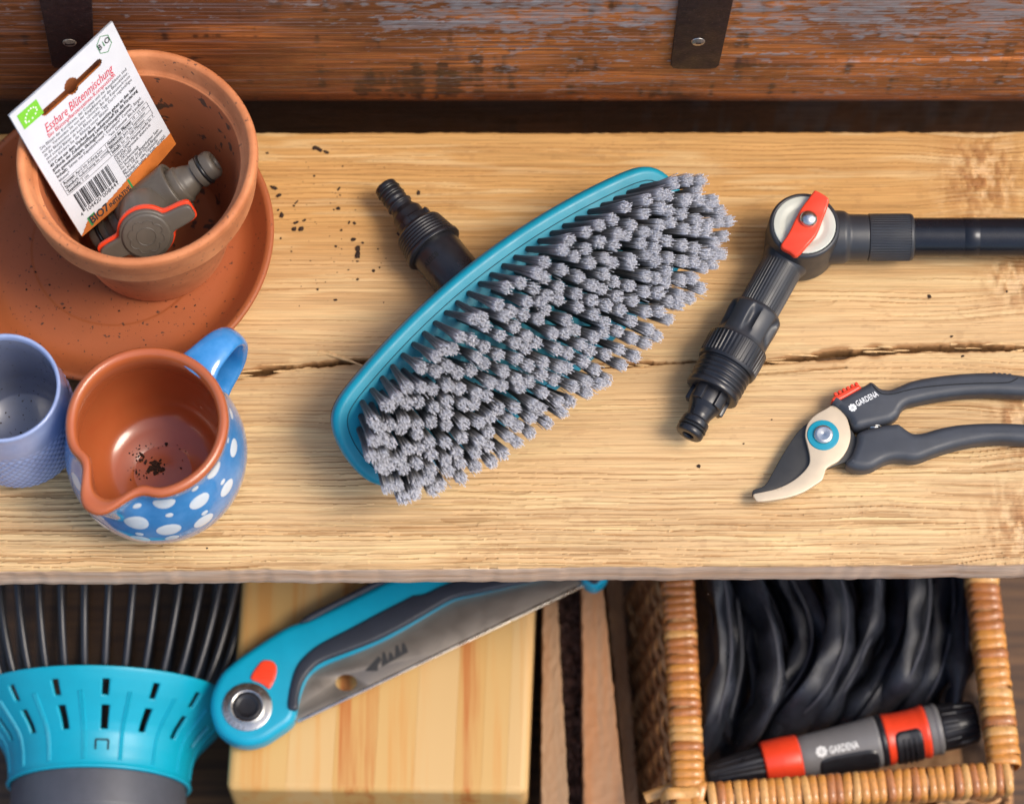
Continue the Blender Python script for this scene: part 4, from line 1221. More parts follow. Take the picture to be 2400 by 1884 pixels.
V, F = lathe(fillet(pn_([(0, 812), (188, 812), (193, 820), (191, 950), (184, 976), (0, 976)]), 0.0008, 3), 264, Mn, lambda r, z, p: (r - 0.0008 * (np.cos(p * 44) < 0) * (z > 826 * kn_) * (z < 955 * kn_), z))
mk('ribbed_nut', V, F, M_black, root, sharp=30)
thr = [(0, 968), (172, 968)]
t = 985
while t < 1105:
    thr += [(160, t), (172, t + 7), (172, t + 16), (160, t + 24)]; t += 30
thr += [(158, 1112), (170, 1118), (170, 1146), (158, 1152), (0, 1152)]
V, F = lathe(fillet(pn_(thr), 0.0002, 2), 80, Mn); mk('screw_thread', V, F, M_black, root)
V, F = lathe(fillet(pn_([(0, 1148), (108, 1148), (108, 1235), (88, 1262), (74, 1300), (72, 1326), (86, 1336), (88, 1368), (76, 1376), (76, 1392), (88, 1400), (88, 1422), (78, 1434), (40, 1436), (34, 1426), (32, 1330), (0, 1328)]), 0.0005, 3), 64, Mn)
hn = mk('hose_connector', V, F, M_black, root)
V, F = lathe([(80 * kq + 0.0012 * math.cos(t), 1384 * kn_ + 0.0011 * math.sin(t)) for t in np.linspace(0, 2 * math.pi, 10, endpoint=False)], 48, Mn, closed=True); mk('sealing_ring', V, F, M_oring, hn)
for q in range(5):
    a = q * 2 * math.pi / 5 + 0.5
    Mf = Mn @ np.array(Matrix.Rotation(a, 4, 'Z'))
    V, F = boxvf((112 * kq, 0, 1195 * kn_), (30 * kq, 62 * kq, 92 * kn_), Mf, 0.0006); mk('lug', V, F, M_black, root)

# ================================================================ pruning shears
M_gold = mat('champagne_steel', (0.62, 0.50, 0.35), rough=0.48, metal=0.35, var=0.05, vscale=60, rvar=0.08, speck=((0.36, 0.25, 0.14), 45, 0.66))
M_blade = mat('coated_blade', (0.055, 0.053, 0.050), rough=0.42, metal=0.5, var=0.08, vscale=80, rvar=0.08)
M_grip = mat('dark_grip', (0.042, 0.046, 0.055), rough=0.48, var=0.10, vscale=80, bump=0.12, bscale=2200, rvar=0.06)
M_white = mat('white_print', (0.75, 0.75, 0.73), rough=0.5)
pc = Z7(622, 600, 0.012)
root = thing('pruning_shears', 'open pruning shears with dark grips, champagne jaw and turquoise pivot', 'shears', (pc[0], pc[1], 0.0))
def flat(lst, z, n=4, Zf=Z7): return cat_rom(np.array([Zf(x, y, z)[:2] for x, y in lst]), n)
Fl = lambda z: frame((0, 0, z), (0, 0, 1))
up = [(690, 348), (830, 272), (955, 208), (985, 188), (1015, 197), (1062, 236), (1110, 246), (1150, 243), (1220, 215), (1300, 182), (1450, 150), (1650, 126), (1850, 115), (2000, 119), (2180, 140), (2330, 170), (2400, 215), (2360, 262), (2280, 290),
      (2176, 290), (2050, 285), (1900, 280), (1700, 290), (1500, 315), (1350, 345), (1270, 366), (1230, 400), (1205, 448), (1150, 490), (1080, 510), (960, 536), (900, 549), (858, 542), (832, 505), (815, 470), (755, 408), (705, 372)]
V, F = curve_vf([flat(up, 0.0125)], 0.0155, 0.0050, 5, Fl(0.0092)); ha = mk('grip', V, F, M_grip, root)
lo = [(884, 595), (905, 573), (960, 551), (1050, 530), (1150, 515), (1200, 512), (1232, 530), (1272, 560), (1322, 584), (1400, 579), (1500, 550), (1650, 520), (1850, 505), (2020, 504), (2180, 512), (2350, 535), (2430, 590), (2370, 645), (2176, 655), (2000, 646), (1850, 655), (1700, 681), (1550, 722),
      (1450, 757), (1370, 788), (1300, 796), (1230, 788), (1170, 788), (1110, 802), (1050, 831), (1000, 858), (930, 871), (862, 862), (806, 838), (800, 805), (838, 760), (868, 690), (880, 640)]
V, F = curve_vf([flat(lo, 0.0125)], 0.0155, 0.0050, 5, Fl(0.0092)); hb = mk('grip', V, F, M_grip, root)
sm = np.array([Z7(x, y, 0.0172) for x, y in [(1005, 203), (1060, 262), (1110, 276), (1180, 270), (1270, 246), (1400, 222), (1600, 203), (1800, 192), (1960, 190), (2060, 184), (2100, 168), (2130, 150)]])
V, F = sweep(cat_rom(sm, 6, False), 0.00035, 6); mk('grip_seam', V, F, M_oring, ha)
for q in range(4):
    p = Z7(1945 + 40 * q, 131 + 3 * q, 0.0150)
    V, F = boxvf((0, 0, 0), (0.0022, 0.0042, 0.0016), frame(p, (0, 0.35, 1), (1, -0.12, 0)), 0.0004); mk('grip_rib', V, F, M_grip, ha)
bl = [(505, 500), (440, 555), (390, 620), (310, 745), (235, 880), (172, 982), (92, 1014), (76, 1036), (82, 1068), (125, 1062), (260, 1018), (400, 965), (520, 890), (640, 860), (770, 812), (860, 800), (900, 700), (870, 600), (800, 500), (700, 440), (600, 440)]
V, F = curve_vf([flat(bl, 0.009, 3)], 0.0030, 0.0006, 2, Fl(0.0085)); mk('cutting_blade', V, F, M_blade, root)
gb = [(700, 366), (760, 408), (805, 462), (825, 520), (836, 590), (830, 645), (810, 705), (775, 760), (735, 800), (690, 825), (648, 853), (634, 895), (614, 943), (560, 981), (480, 1031), (380, 1070), (250, 1096), (122, 1108), (97, 1088), (84, 1052), (150, 1036), (262, 1009), (370, 960), (450, 900), (500, 845), (519, 800), (516, 740), (497, 660), (484, 600), (491, 540), (515, 488), (565, 438), (640, 395)]
V, F = curve_vf([flat(gb, 0.0125, 3)], 0.0034, 0.0007, 2, Fl(0.0120)); mk('counter_blade', V, F, M_gold, root)
Mpv = frame((pc[0], pc[1], 0), (0, 0, 1))
V, F = lathe(fillet([(0, 0.0145), (0.0102, 0.0145), (0.0106, 0.0141), (0.0106, 0.0125)], 0.0004, 3), 64, Mpv); rg = mk('pivot_ring', V, F, M_turq, root)
V, F = lathe(fillet([(0, 0.0163), (0.0012, 0.0166), (0.0045, 0.0170), (0.0062, 0.0164), (0.0066, 0.0152), (0.0066, 0.0135)], 0.0005, 3), 48, Mpv); mk('pivot_bolt', V, F, M_steel, root)
rs_ = [(690, 332), (698, 308), (740, 284), (850, 226), (892, 212), (914, 228), (902, 246), (762, 326), (722, 337)]
V, F = curve_vf([flat(rs_, 0.014, 3)], 0.0095, 0.0015, 3, Fl(0.0118)); ls_ = mk('lock_slider', V, F, M_red, root)
for q in range(6):
    p = Z7(722 + 32 * q, 283 - 15.5 * q, 0.0138)
    V, F = boxvf((0, 0, 0), (0.0022, 0.0032, 0.0036), frame(p, (0, 0, 1), (0.86, 0.5, 0)), 0.0006); mk('slider_rib', V, F, M_red, ls_)
# spring between the grips
spz = Z7(1020, 525, 0.009)
V = []; F = []
th_ = np.linspace(0, 2 * math.pi * 5, 120)
pth = np.stack([spz[0] + 0.0040 * np.cos(th_), spz[1] - 0.004 + 0.008 * th_ / th_[-1], 0.009 + 0.0040 * np.sin(th_)], 1)
V, F = sweep(pth, 0.0007, 6); mk('spring', V, F, M_steel, root)
# white mark and lettering on the grip
zt = 0.01708
e0 = Z7(852, 380, zt); t0 = Z7(890, 372, zt); t1 = Z7(1056, 287, zt)
td = t1 - t0; wd = np.linalg.norm(td); td /= wd; tn = np.array([-td[1], td[0], 0])
V, F = text_vf('GARDENA', 0.0058, bold=0.00008)
V[:, 0] *= wd / V[:, 0].max()
mk('printed_name', np.array([t0 + td * p[0] + tn * p[1] for p in V]), F, M_white, ha, smooth=False)
def emblem(c, ex, ey, r, n_=8):
    V = []; F = []
    for q in range(n_):
        a = q * 2 * math.pi / n_; b = len(V)
        for j in range(12):
            t = 2 * math.pi * j / 12
            V.append(c + ex * (r * 0.66 * math.cos(a) + 0.27 * r * math.cos(t)) + ey * (r * 0.66 * math.sin(a) + 0.27 * r * math.sin(t)))
        F.append(tuple(range(b, b + 12)))
    b = len(V)
    for rr_ in (0.40, 0.24):
        for j in range(16): V.append(c + ex * rr_ * r * math.cos(j * math.pi / 8) + ey * rr_ * r * math.sin(j * math.pi / 8))
    for j in range(16): F.append((b + j, b + (j + 1) % 16, b + 16 + (j + 1) % 16, b + 16 + j))
    b = len(V)
    for j in range(10): V.append(c + ex * 0.14 * r * math.cos(j * math.pi / 5) + ey * 0.14 * r * math.sin(j * math.pi / 5))
    F.append(tuple(range(b, b + 10)))
    return np.array(V), F
V, F = emblem(e0, td, tn, 0.0030); mk('flower_emblem', V, F, M_white, ha, smooth=False)
# ================================================================ lower shelf: wire roller
M_turq2 = mat('turquoise_head', (0.0, 0.315, 0.44), rough=0.42, var=0.04, vscale=30, rvar=0.05)
M_wire = mat('black_wire', (0.018, 0.019, 0.024), rough=0.3, var=0.1)
M_hub = mat('grey_hub', (0.06, 0.062, 0.075), rough=0.5, var=0.10, vscale=60, bump=0.08, bscale=1500, speck=((0.14, 0.14, 0.15), 400, 0.72))
AZ = -0.270
y0 = Z8(600, 757, AZ + 0.098)[1]; y1 = Z8(600, 1440, AZ + 0.066)[1]
x0 = Z8(600, 1000, AZ + 0.08)[0]
KS = 1.05
LH = y0 - y1
root = thing('wire_cage_roller', 'turquoise slotted head fanning out curved black wires under the board', 'garden tool', (x0, y1, AZ - 0.107))
Mr = frame((x0, y0, AZ), (0, -1, 0), (0, 0, 1))          # local x = up, local y = to the side, z towards the front
sP = np.array([0, .03, .12, .25, .40, .52, .62, .75, .9, .97, 1.0]); rP = 1.05 * np.array([94.5, 94, 90.5, 84.5, 76, 69.5, 66, 64, 63, 63, 64]) * MM
NPH, NS = 352, 70
ss = np.linspace(0, 1, NS + 1); ph = np.linspace(-math.pi, math.pi, NPH, endpoint=False)
rr = np.interp(ss, sP, rP)
for _ in range(2): rr[1:-1] = 0.5 * rr[1:-1] + 0.25 * (rr[:-2] + rr[2:])
V = np.array([(r * math.cos(p), r * math.sin(p), s * LH) for s, r in zip(ss, rr) for p in ph])
F = []
e1 = 1 if (Mr[:3, 1][0] > 0) else -1
for i in range(NS):
    sm_ = (i + 0.5) / NS
    for j in range(NPH):
        pd = math.degrees(ph[j] + math.pi / NPH) * e1
        dslot = (pd - 8.8 + 11.25) % 22.5 - 11.25
        wv = 1.75 if sm_ < 0.35 else 2.0
        if abs(dslot) < wv and (0.13 < sm_ < 0.285 or 0.375 < sm_ < 0.60) and abs(pd) < 170: continue
        j2 = (j + 1) % NPH
        F.append((i * NPH + j, i * NPH + j2, (i + 1) * NPH + j2, (i + 1) * NPH + j))
hd_ = mk('slotted_head', xf(Mr, V), F, M_turq2, root, sharp=0)
md = hd_.modifiers.new('solid', 'SOLIDIFY'); md.thickness = 0.003; md.offset = -1
for k in range(16):
    pd = R((8.8 + 11.25 + 22.5 * k)) * e1
    for dd in (-0.012, 0.012):
        pth = [(np.interp(s, ss, rr) * math.cos(pd + dd) + 0, np.interp(s, ss, rr) * math.sin(pd + dd), s * LH) for s in np.linspace(0.24, 0.93, 26)]
        V, F = sweep(xf(Mr, pth), 0.0009, 6); mk('head_rib', V, F, M_turq2, hd_)
V = []; parts = []
for pa, pb, sa, sb in [(4.6, 4.6, 0.71, 0.82), (12.2, 12.2, 0.71, 0.82), (4.6, 12.2, 0.71, 0.71)]:
    pth = []
    for t in np.linspace(0, 1, 8):
        a = R(pa + (pb - pa) * t) * e1; s = sa + (sb - sa) * t; r = np.interp(s, ss, rr) + 0.0001
        pth.append((r * math.cos(a), r * math.sin(a), s * LH))
    parts.append(sweep(xf(Mr, pth), 0.0007, 6))
V, F = merge(*parts); mk('latch_slit', V, F, M_oring, hd_)
V, F = lathe(fillet([(0, LH - 0.012), (0.063, LH - 0.012), (0.0635, LH + 0.004), (0.0635, LH + 0.026), (0.061, LH + 0.030), (0.0645, LH + 0.034), (0.0645, LH + 0.075), (0.052, LH + 0.09), (0, LH + 0.09)], 0.002, 4), 120, Mr); mk('hub_sleeve', V, F, M_hub, root)
# wires: one mesh, turned round the axis
tt = np.linspace(0, 1, 40)
wr = 0.086 + 0.0315 * np.sin(np.pi * np.clip(tt * 1.02 - 0.01, 0, 1)) ** 0.75
pth = np.stack([wr, 0 * tt, 0.008 - 0.27 * tt], 1)
V, F = sweep(pth, 0.0027, 8, up=(0, 1, 0))
wm = bpy.data.meshes.new('wire'); wm.from_pydata(V.tolist(), [], F); wm.materials.append(M_wire); wm.shade_smooth(); wm.update()
Mloc = Mr.copy(); Mloc[:3, 3] -= WLOC[root.name]
for k in range(40):
    o = bpy.data.objects.new('wire', wm); link(o, root)
    o.matrix_local = Matrix(Mloc.tolist()) @ Matrix.Rotation(2 * math.pi * k / 40 + 0.02, 4, 'Z')
V, F = lathe(fillet([(0.055, -0.262), (0.086, -0.262), (0.088, -0.25), (0.086, -0.244), (0.055, -0.25)], 0.002, 3), 90, Mr, closed=True); mk('end_ring', V, F, M_turq2, root)

# ================================================================ laminated block
def pine(name, c, c2):
    return mat(name, c, rough=0.5, color2=c2, var=0.10, vscale=1.0, stretch=(85, 3, 40), bump=0.3, bscale=1.0, contrast=(0.47, 0.62), spec=0.35)
MP = [pine('pine_light', (0.62, 0.38, 0.135), (0.50, 0.25, 0.07)), pine('pine_orange', (0.60, 0.345, 0.11), (0.40, 0.135, 0.03)), pine('pine_pale', (0.64, 0.41, 0.17), (0.52, 0.28, 0.09))]
zb = -0.225
fA = ZS(150, 1195, zb); fB = ZS(1692, 1215, zb); bA = ZS(236, 60, zb); bB = ZS(1738, 60, zb)
ext = 0.06
root = thing('laminated_block', 'pale glued pine block under the folding saw', 'wood block', tuple(((fA + fB) / 2)[:2]) + (ZL,))
bx_ = [150, 455, 690, 905, 1105, 1310, 1450, 1580, 1692]
for k in range(8):
    f0_, f1_ = [(q - 150) / (1692 - 150) for q in (bx_[k], bx_[k + 1])]
    a = fA * (1 - f0_) + fB * f0_; b = fA * (1 - f1_) + fB * f1_; c = bA * (1 - f1_) + bB * f1_; d = bA * (1 - f0_) + bB * f0_
    c = c + (c - b) * ext / np.linalg.norm(c - b); d = d + (d - a) * ext / np.linalg.norm(d - a)
    g = 0.00003; a = a + np.array([g, 0, 0]); d = d + np.array([g, 0, 0]); b = b - np.array([g, 0, 0]); c = c - np.array([g, 0, 0])
    bm = bmesh.new()
    top = [bm.verts.new(p) for p in (a, b, c, d)]
    low = [bm.verts.new((p[0], p[1], ZL + 0.0005)) for p in (a, b, c, d)]
    bm.faces.new(top)
    bm.faces.new(low[::-1])
    for i in range(4): bm.faces.new((top[i], low[i], low[(i + 1) % 4], top[(i + 1) % 4]))
    bm.edges.ensure_lookup_table()
    fe = [e_ for e_ in bm.edges if set(e_.verts) == {top[0], top[1]}]
    le = [e_ for e_ in bm.edges if (k == 0 and (set(e_.verts) == {top[0], top[3]} or set(e_.verts) == {top[0], low[0]})) or (k == 7 and (set(e_.verts) == {top[1], top[2]} or set(e_.verts) == {top[1], low[1]}))]
    bmesh.ops.bevel(bm, geom=fe + le, offset=0.006, segments=4, profile=0.5, affect='EDGES', clamp_overlap=True)
    oe = [e_ for e_ in bm.edges if e_.is_valid and abs(e_.verts[0].co.z - zb) < 1e-5 and abs(e_.verts[1].co.z - zb) < 1e-5 and abs(e_.verts[0].co.y - e_.verts[1].co.y) > 0.03]
    bmesh.ops.bevel(bm, geom=oe, offset=0.0001, segments=1, affect='EDGES', clamp_overlap=True)
    bmesh.ops.recalc_face_normals(bm, faces=bm.faces[:])
    bm.verts.index_update()
    V = [v.co[:] for v in bm.verts]; F = [[v.index for v in f.verts] for f in bm.faces]; bm.free()
    mk('stave', V, F, MP[[0, 2, 1, 0, 2, 1, 0, 2][k]], root, sharp=30)

# ================================================================ folding saw
M_saw = mat('saw_steel', (0.20, 0.175, 0.15), rough=0.38, metal=0.6, var=0.06, vscale=40, rvar=0.08)
M_sawturq = mat('saw_turquoise', (0.0, 0.30, 0.45), rough=0.4, var=0.04)
M_sawgrip = mat('saw_grip', (0.018, 0.023, 0.036), rough=0.45, var=0.10, vscale=70, bump=0.15, bscale=900)
zs_ = -0.209
sc_ = ZS(260, 775, zs_ + 0.011)
root = thing('folding_saw', 'closed folding saw with turquoise handle and dark grip on the block', 'saw', (sc_[0], sc_[1], zb))
hO = [(76, 790), (86, 715), (130, 622), (190, 565), (250, 520), (380, 432), (480, 374), (560, 348), (700, 285), (860, 206), (1040, 115), (1240, 20), (1500, -90), (1800, -190), (2000, -215), (2110, -150), (2150, -30), (2115, 80), (2085, 150), (2032, 184), (1985, 165), (1945, 110), (1900, 80), (1820, 112), (1600, 168), (1450, 204), (1330, 232), (1250, 272), (1150, 332), (1000, 420), (850, 490),
      (720, 540), (640, 576), (580, 622), (542, 700), (520, 785), (510, 838), (480, 880), (420, 922), (350, 966), (270, 985), (200, 974), (130, 930), (92, 870)]
V, F = curve_vf([flat(hO, zs_, 3, ZS)], 0.0215, 0.0060, 5, Fl(zs_)); hn_ = mk('handle', V, F, M_sawturq, root)
gO = [(468, 782), (478, 682), (506, 582), (552, 518), (632, 454), (792, 372), (942, 292), (1072, 226), (1108, 208), (1166, 200), (1246, 162), (1436, 88), (1640, 40), (1790, 60), (1800, 105), (1600, 158), (1440, 194), (1320, 220), (1235, 262), (1080, 352), (930, 430), (780, 490), (650, 540), (590, 582), (544, 645), (522, 722), (514, 786)]
V, F = curve_vf([flat(gO, zs_ + 0.011, 3, ZS)], 0.0070, 0.0022, 4, Fl(zs_ + 0.0098)); mk('rubber_grip', V, F, M_sawgrip, root)
tO = [(528, 352), (580, 308), (700, 248), (860, 166), (980, 105), (1240, -20), (1300, -10), (1200, 40), (1030, 120), (860, 204), (700, 284), (575, 350)]
V, F = curve_vf([flat(tO, zs_ + 0.006, 3, ZS)], 0.0170, 0.0020, 3, Fl(zs_ + 0.0035)); mk('back_strip', V, F, M_sawgrip, root)
eO = [(1955, 70), (1985, 120), (2030, 150), (2065, 125), (2085, 60), (2080, -20), (2000, -30)]
V, F = curve_vf([flat(eO, zs_ + 0.01, 4, ZS)], 0.0040, 0.0012, 3, Fl(zs_ + 0.0105)); mk('end_grip', V, F, M_sawgrip, root)
bO = [(330, 900), (515, 848), (900, 675), (1300, 480), (1700, 285), (1975, 150), (1990, 60), (1500, 60), (900, 380), (420, 640)]
Pb = [ZS(x, y, zs_)[:2] for x, y in bO]
ho = np.array([ZS(765 + 55 * math.cos(t), 652 + 42 * math.sin(t) , zs_)[:2] for t in np.linspace(0, 2 * math.pi, 28, endpoint=False)])
V, F = curve_vf([Pb, ho], 0.0018, 0.0003, 1, Fl(zs_)); bd = mk('saw_blade', V, F, M_saw, root)
bp = [ZS(515, 848, zs_), ZS(1975, 150, zs_)]
bdir = bp[1] - bp[0]; bL = np.linalg.norm(bdir); bdir /= bL; bnn = np.array([bdir[1], -bdir[0], 0])
V, F = boxvf((0, 0, 0), (bL, 0.0022, 0.0030), frame((bp[0] + bp[1]) / 2 + bnn * 0.0006, (0, 0, 1), bdir), 0.0003); mk('bright_edge', V, F, M_steel, bd)
V = []; F = []
def tri(pts):
    b = len(V)
    for x, y in pts: V.append(ZS(x, y, zs_ + 0.0011))
    F.append(tuple(range(b, b + len(pts))))
mkx = lambda pts: [(858 + (x - 858) * 1.08, 545 + (y - 545) * 1.25) for x, y in pts]
tri(mkx([(858, 582), (925, 520), (938, 536), (922, 560), (920, 582)]))
for k in range(4):
    bx0 = 938 + 31 * k; by0 = 566 - 15 * k; hh = (60, 44, 58, 52)[k]
    tri(mkx([(bx0, by0), (bx0 + 4, by0 - hh), (bx0 + 16, by0 - hh - 2), (bx0 + 34, by0 - 16)]))
mk('printed_arrow', V, F, M_ink, bd, smooth=False)
Mq = frame((sc_[0], sc_[1], zs_), (0, 0, 1)); Mq[:3, 0] *= 1.05; Mq[:3, 1] *= 1.05
V, F = lathe(fillet([(0.0115, 0.0122), (0.0168, 0.0120), (0.0171, 0.0112), (0.0171, 0.0090), (0.0115, 0.0090)], 0.0004, 3), 80, Mq, closed=True); rgp = mk('steel_ring', V, F, M_steel, root)
V, F = lathe(fillet([(0.0098, 0.0120), (0.0100, 0.0140), (0.0116, 0.0142), (0.0122, 0.0136), (0.0124, 0.0110)], 0.0004, 3), 80, Mq); mk('inner_ring', V, F, M_steel, rgp)
V, F = lathe(fillet([(0, 0.0128), (0.0062, 0.0128), (0.0070, 0.0138), (0.0092, 0.0140), (0.0100, 0.0130), (0.0100, 0.0105)], 0.0004, 3), 64, Mq); mk('pivot_cap', V, F, M_black, root)
for k in range(7):
    a = R(178 + 14 * k)
    V, F = boxvf((0.0150, 0, 0.0121), (0.0026 if k % 2 else 0.0034, 0.00045, 0.0004), Mq @ np.array(Matrix.Rotation(a, 4, 'Z'))); mk('scale_mark', V, F, M_hub, rgp)
rO = [(276, 626), (322, 552), (350, 536), (388, 541), (410, 570), (404, 622), (374, 680), (345, 664), (318, 650)]
V, F = curve_vf([flat(rO, zs_ + 0.012, 3, ZS)], 0.0060, 0.0014, 3, Fl(zs_ + 0.0098)); rb_ = mk('lock_button', V, F, M_red, root)
for q in range(4):
    a = ZS(318 + 2 * q, 585 + 17 * q, zs_ + 0.0130); b = ZS(392 + 1 * q, 590 + 17 * q, zs_ + 0.0130)
    V, F = sweep([a, (a + b) / 2, b], 0.0005, 6); mk('button_rib', V, F, M_red, rb_)

# ================================================================ rough boards between block and basket
Zr = zoomer(1240, 1330, 3.083)
M_rb = mat('rough_offcut', (0.40, 0.25, 0.14), rough=0.8, color2=(0.27, 0.145, 0.07), var=0.2, vscale=1.0, stretch=(120, 6, 60), bump=0.4, bscale=1.0)
M_rb2 = mat('rough_offcut_red', (0.42, 0.24, 0.13), rough=0.8, color2=(0.32, 0.135, 0.05), var=0.2, vscale=1.0, stretch=(120, 6, 60), bump=0.4, bscale=1.0)
M_bark = mat('bark', (0.075, 0.038, 0.024), rough=0.95, color2=(0.16, 0.085, 0.06), var=0.3, vscale=160, bump=0.8, bscale=350)
def offcut(name, label, xt, xb, z, m, h, rough_=0.0, seed=0):
    # xt, xb: picture x of both edges at the top and bottom of the zoom
    r_, c_ = 90, 18
    P = np.zeros((r_ + 0, c_, 3))
    for i in range(r_):
        f = i / (r_ - 1); yz = -260 + f * 2150
        xa_ = xt[0] + (xb[0] - xt[0]) * yz / 1700; xb_ = xt[1] + (xb[1] - xt[1]) * yz / 1700
        a = Zr(xa_, yz, z); b = Zr(xb_, yz, z)
        for j in range(c_):
            g = np.clip((j - 2) / (c_ - 5), 0, 1); p = a * (1 - g) + b * g
            dz = 0.0
            if j in (0, c_ - 1): dz = -h
            elif j in (1, c_ - 2): dz = -0.003
            p = p + np.array([0, 0, dz])
            if 0 < j < c_ - 1:
                p = p + np.array([(vn(f * 60, j * 0.3, seed) - 0.5) * 0.004 * (0.3 + rough_), 0, (vn(f * 110, j * 0.9, seed + 5) - 0.5) * (0.0012 + 0.011 * rough_)])
            P[i, j] = p
    org = np.array([P[:, :, 0].mean(), P[:, :, 1].mean(), z - h])
    o = grid_mesh(name, P[:, ::-1], m, origin=org)
    tag(o, label, 'board' if name != 'bark_strip' else 'bark', 'offcuts between block and basket')
offcut('rough_board', 'narrow rough brown board right beside the pine block', (105, 190), (85, 285), -0.250, M_rb, 0.12, 0.05, 1)
offcut('bark_strip', 'dark crumbly bark strip between two rough boards', (195, 372), (285, 385), -0.272, M_bark, 0.10, 1.0, 2)
offcut('rough_board', 'wide reddish rough board beside the bark strip', (378, 520), (392, 690), -0.240, M_rb2, 0.13, 0.05, 3)
offcut('rough_board', 'dim low rough board in the gap beside the basket', (545, 660), (700, 790), -0.315, M_rb, 0.06, 0.1, 4)

# ================================================================ wicker basket
MWK = [mat('cane_honey', (0.52, 0.22, 0.048), rough=0.32, var=0.22, vscale=160, coat=0.25, bump=0.15, bscale=700),
       mat('cane_brown', (0.36, 0.13, 0.036), rough=0.32, var=0.25, vscale=160, coat=0.25, bump=0.15, bscale=700),
       mat('cane_pale', (0.56, 0.29, 0.09), rough=0.36, var=0.2, vscale=160, coat=0.2, bump=0.15, bscale=700)]
M_weave = mat('cane_weave', (0.44, 0.20, 0.075), rough=0.5, color2=(0.55, 0.31, 0.14), var=0.2, vscale=90, bump=0.2, bscale=500)
zr = -0.205
cFL = ZB(468, 1258, zr); cFR = ZB(2082, 1142, zr); cBL = ZB(405, 60, zr); cBR = ZB(1950, 60, zr)
cBL = cBL + (cBL - cFL) / np.linalg.norm(cBL - cFL) * 0.03; cBR = cBR + (cBR - cFR) / np.linalg.norm(cBR - cFR) * 0.03
root = thing('wicker_basket', 'square wicker basket with wrapped honey brown rim holding black hose', 'basket', tuple(((cFL + cFR + cBL + cBR) / 4)[:2]) + (ZL,))
def wrap_mesh(m, w, seed):
    g = np.random.default_rng(seed)
    pr = [(0.0106, -w * 0.515), (0.0116 * g.uniform(0.98, 1.02), -w * 0.42), (0.0119 * g.uniform(0.97, 1.03), 0.0), (0.0117 * g.uniform(0.98, 1.02), w * 0.42), (0.0106, w * 0.515)]
    def sq(rr_, zz_, ph_):
        k_ = (np.abs(np.cos(ph_)) ** 5 + np.abs(np.sin(ph_)) ** 5) ** (-1 / 5.0)
        return rr_ * (0.12 + 0.88 * k_), zz_ + 0.0006 * np.sin(ph_ + seed)
    V, F = lathe(pr, 20, None, sq)
    me = bpy.data.meshes.new('cane_wrap'); me.from_pydata(V.tolist(), [], [f[::-1] for f in F]); me.materials.append(m); me.shade_smooth(); me.update()
    return me
WM = [wrap_mesh(MWK[k % 3], 0.0062, k) for k in range(9)]
def rim_run(a, b, pitch, dark=0.0):
    pitch *= 1.05
    d = b - a; L = np.linalg.norm(d); d /= L
    n_ = int(L / pitch)
    core = sweep([a, (a + b) / 2, b], 0.0102, 12)
    mk('rim_core', core[0], core[1], M_weave, root)
    for k in range(n_ + 1):
        p = a + d * (L * k / n_) + np.array([0, 0, rng.normal(0, 0.0003)])
        back_ = k / n_
        pick = rng.random()
        if dark and k / n_ < dark: kind = 1 if pick < 0.8 else 2  # mostly brown wraps at the back: the board's shadow put into colour
        else: kind = 0 if pick < 0.62 else (2 if pick < 0.85 else 1)
        me = WM[kind + 3 * int(rng.integers(0, 3))]
        o = bpy.data.objects.new('cane_wrap', me); link(o, root)
        Mt = frame(p - WLOC[root.name], d + rng.normal(0, 0.05, 3), (0, 0, 1))
        o.matrix_local = Matrix(Mt.tolist()) @ Matrix.Diagonal((1.0, 1.0, L / n_ / 0.0062, 1))
rim_run(cBL, cFL + (cBL - cFL) / np.linalg.norm(cBL - cFL) * 0.012, 0.0061, 0.55)
rim_run(cBR, cFR + (cBR - cFR) / np.linalg.norm(cBR - cFR) * 0.012, 0.0066, 0.45)
rim_run(cFL + (cFR - cFL) / np.linalg.norm(cFR - cFL) * 0.016, cFR, 0.0056)
# woven walls: strands in and out of upright stakes
def weave(a, b, out, n_=15):
    d = b - a; L = np.linalg.norm(d); d /= L
    for k in range(n_):
        z = zr - 0.012 - k * 0.0108
        m_ = int(L / 0.0045)
        t = np.linspace(0, L, m_)
        w_ = 0.0042 * np.sin(np.pi * t / 0.0205 + k * math.pi)
        inw = 0.024 * k / n_
        pth = a[None] + d[None] * t[:, None] + out[None] * (w_ + 0.003 + inw)[:, None]
        pth[:, 2] = z + 0.0012 * np.sin(t * 90 + k)
        V, F = sweep(pth, (np.full(m_, 0.0024), np.full(m_, 0.0056)), 8); mk('woven_strand', V, F, M_weave, root)
    for q in range(int(L / 0.0205) + 1):
        p = a + d * 0.0205 * (q + 0.0)
        V, F = sweep([p + np.array([0, 0, -0.002]), p + out * 0.024 + np.array([0, 0, -0.170])], 0.0027, 6); mk('stake', V, F, M_weave, root)
eL = np.array([-1.0, 0, 0]); eF = np.array([0, -1.0, 0]); eR = np.array([1.0, 0, 0])
weave(cBL, cFL, eL); weave(cBR, cFR, eR); weave(cFL, cFR, eF)
fl_ = np.array([cFL, cFR, cBR, cBL]); fl_[:, 2] = ZL + 0.006
mk('basket_floor', fl_, [(0, 1, 2, 3)], M_weave, root)
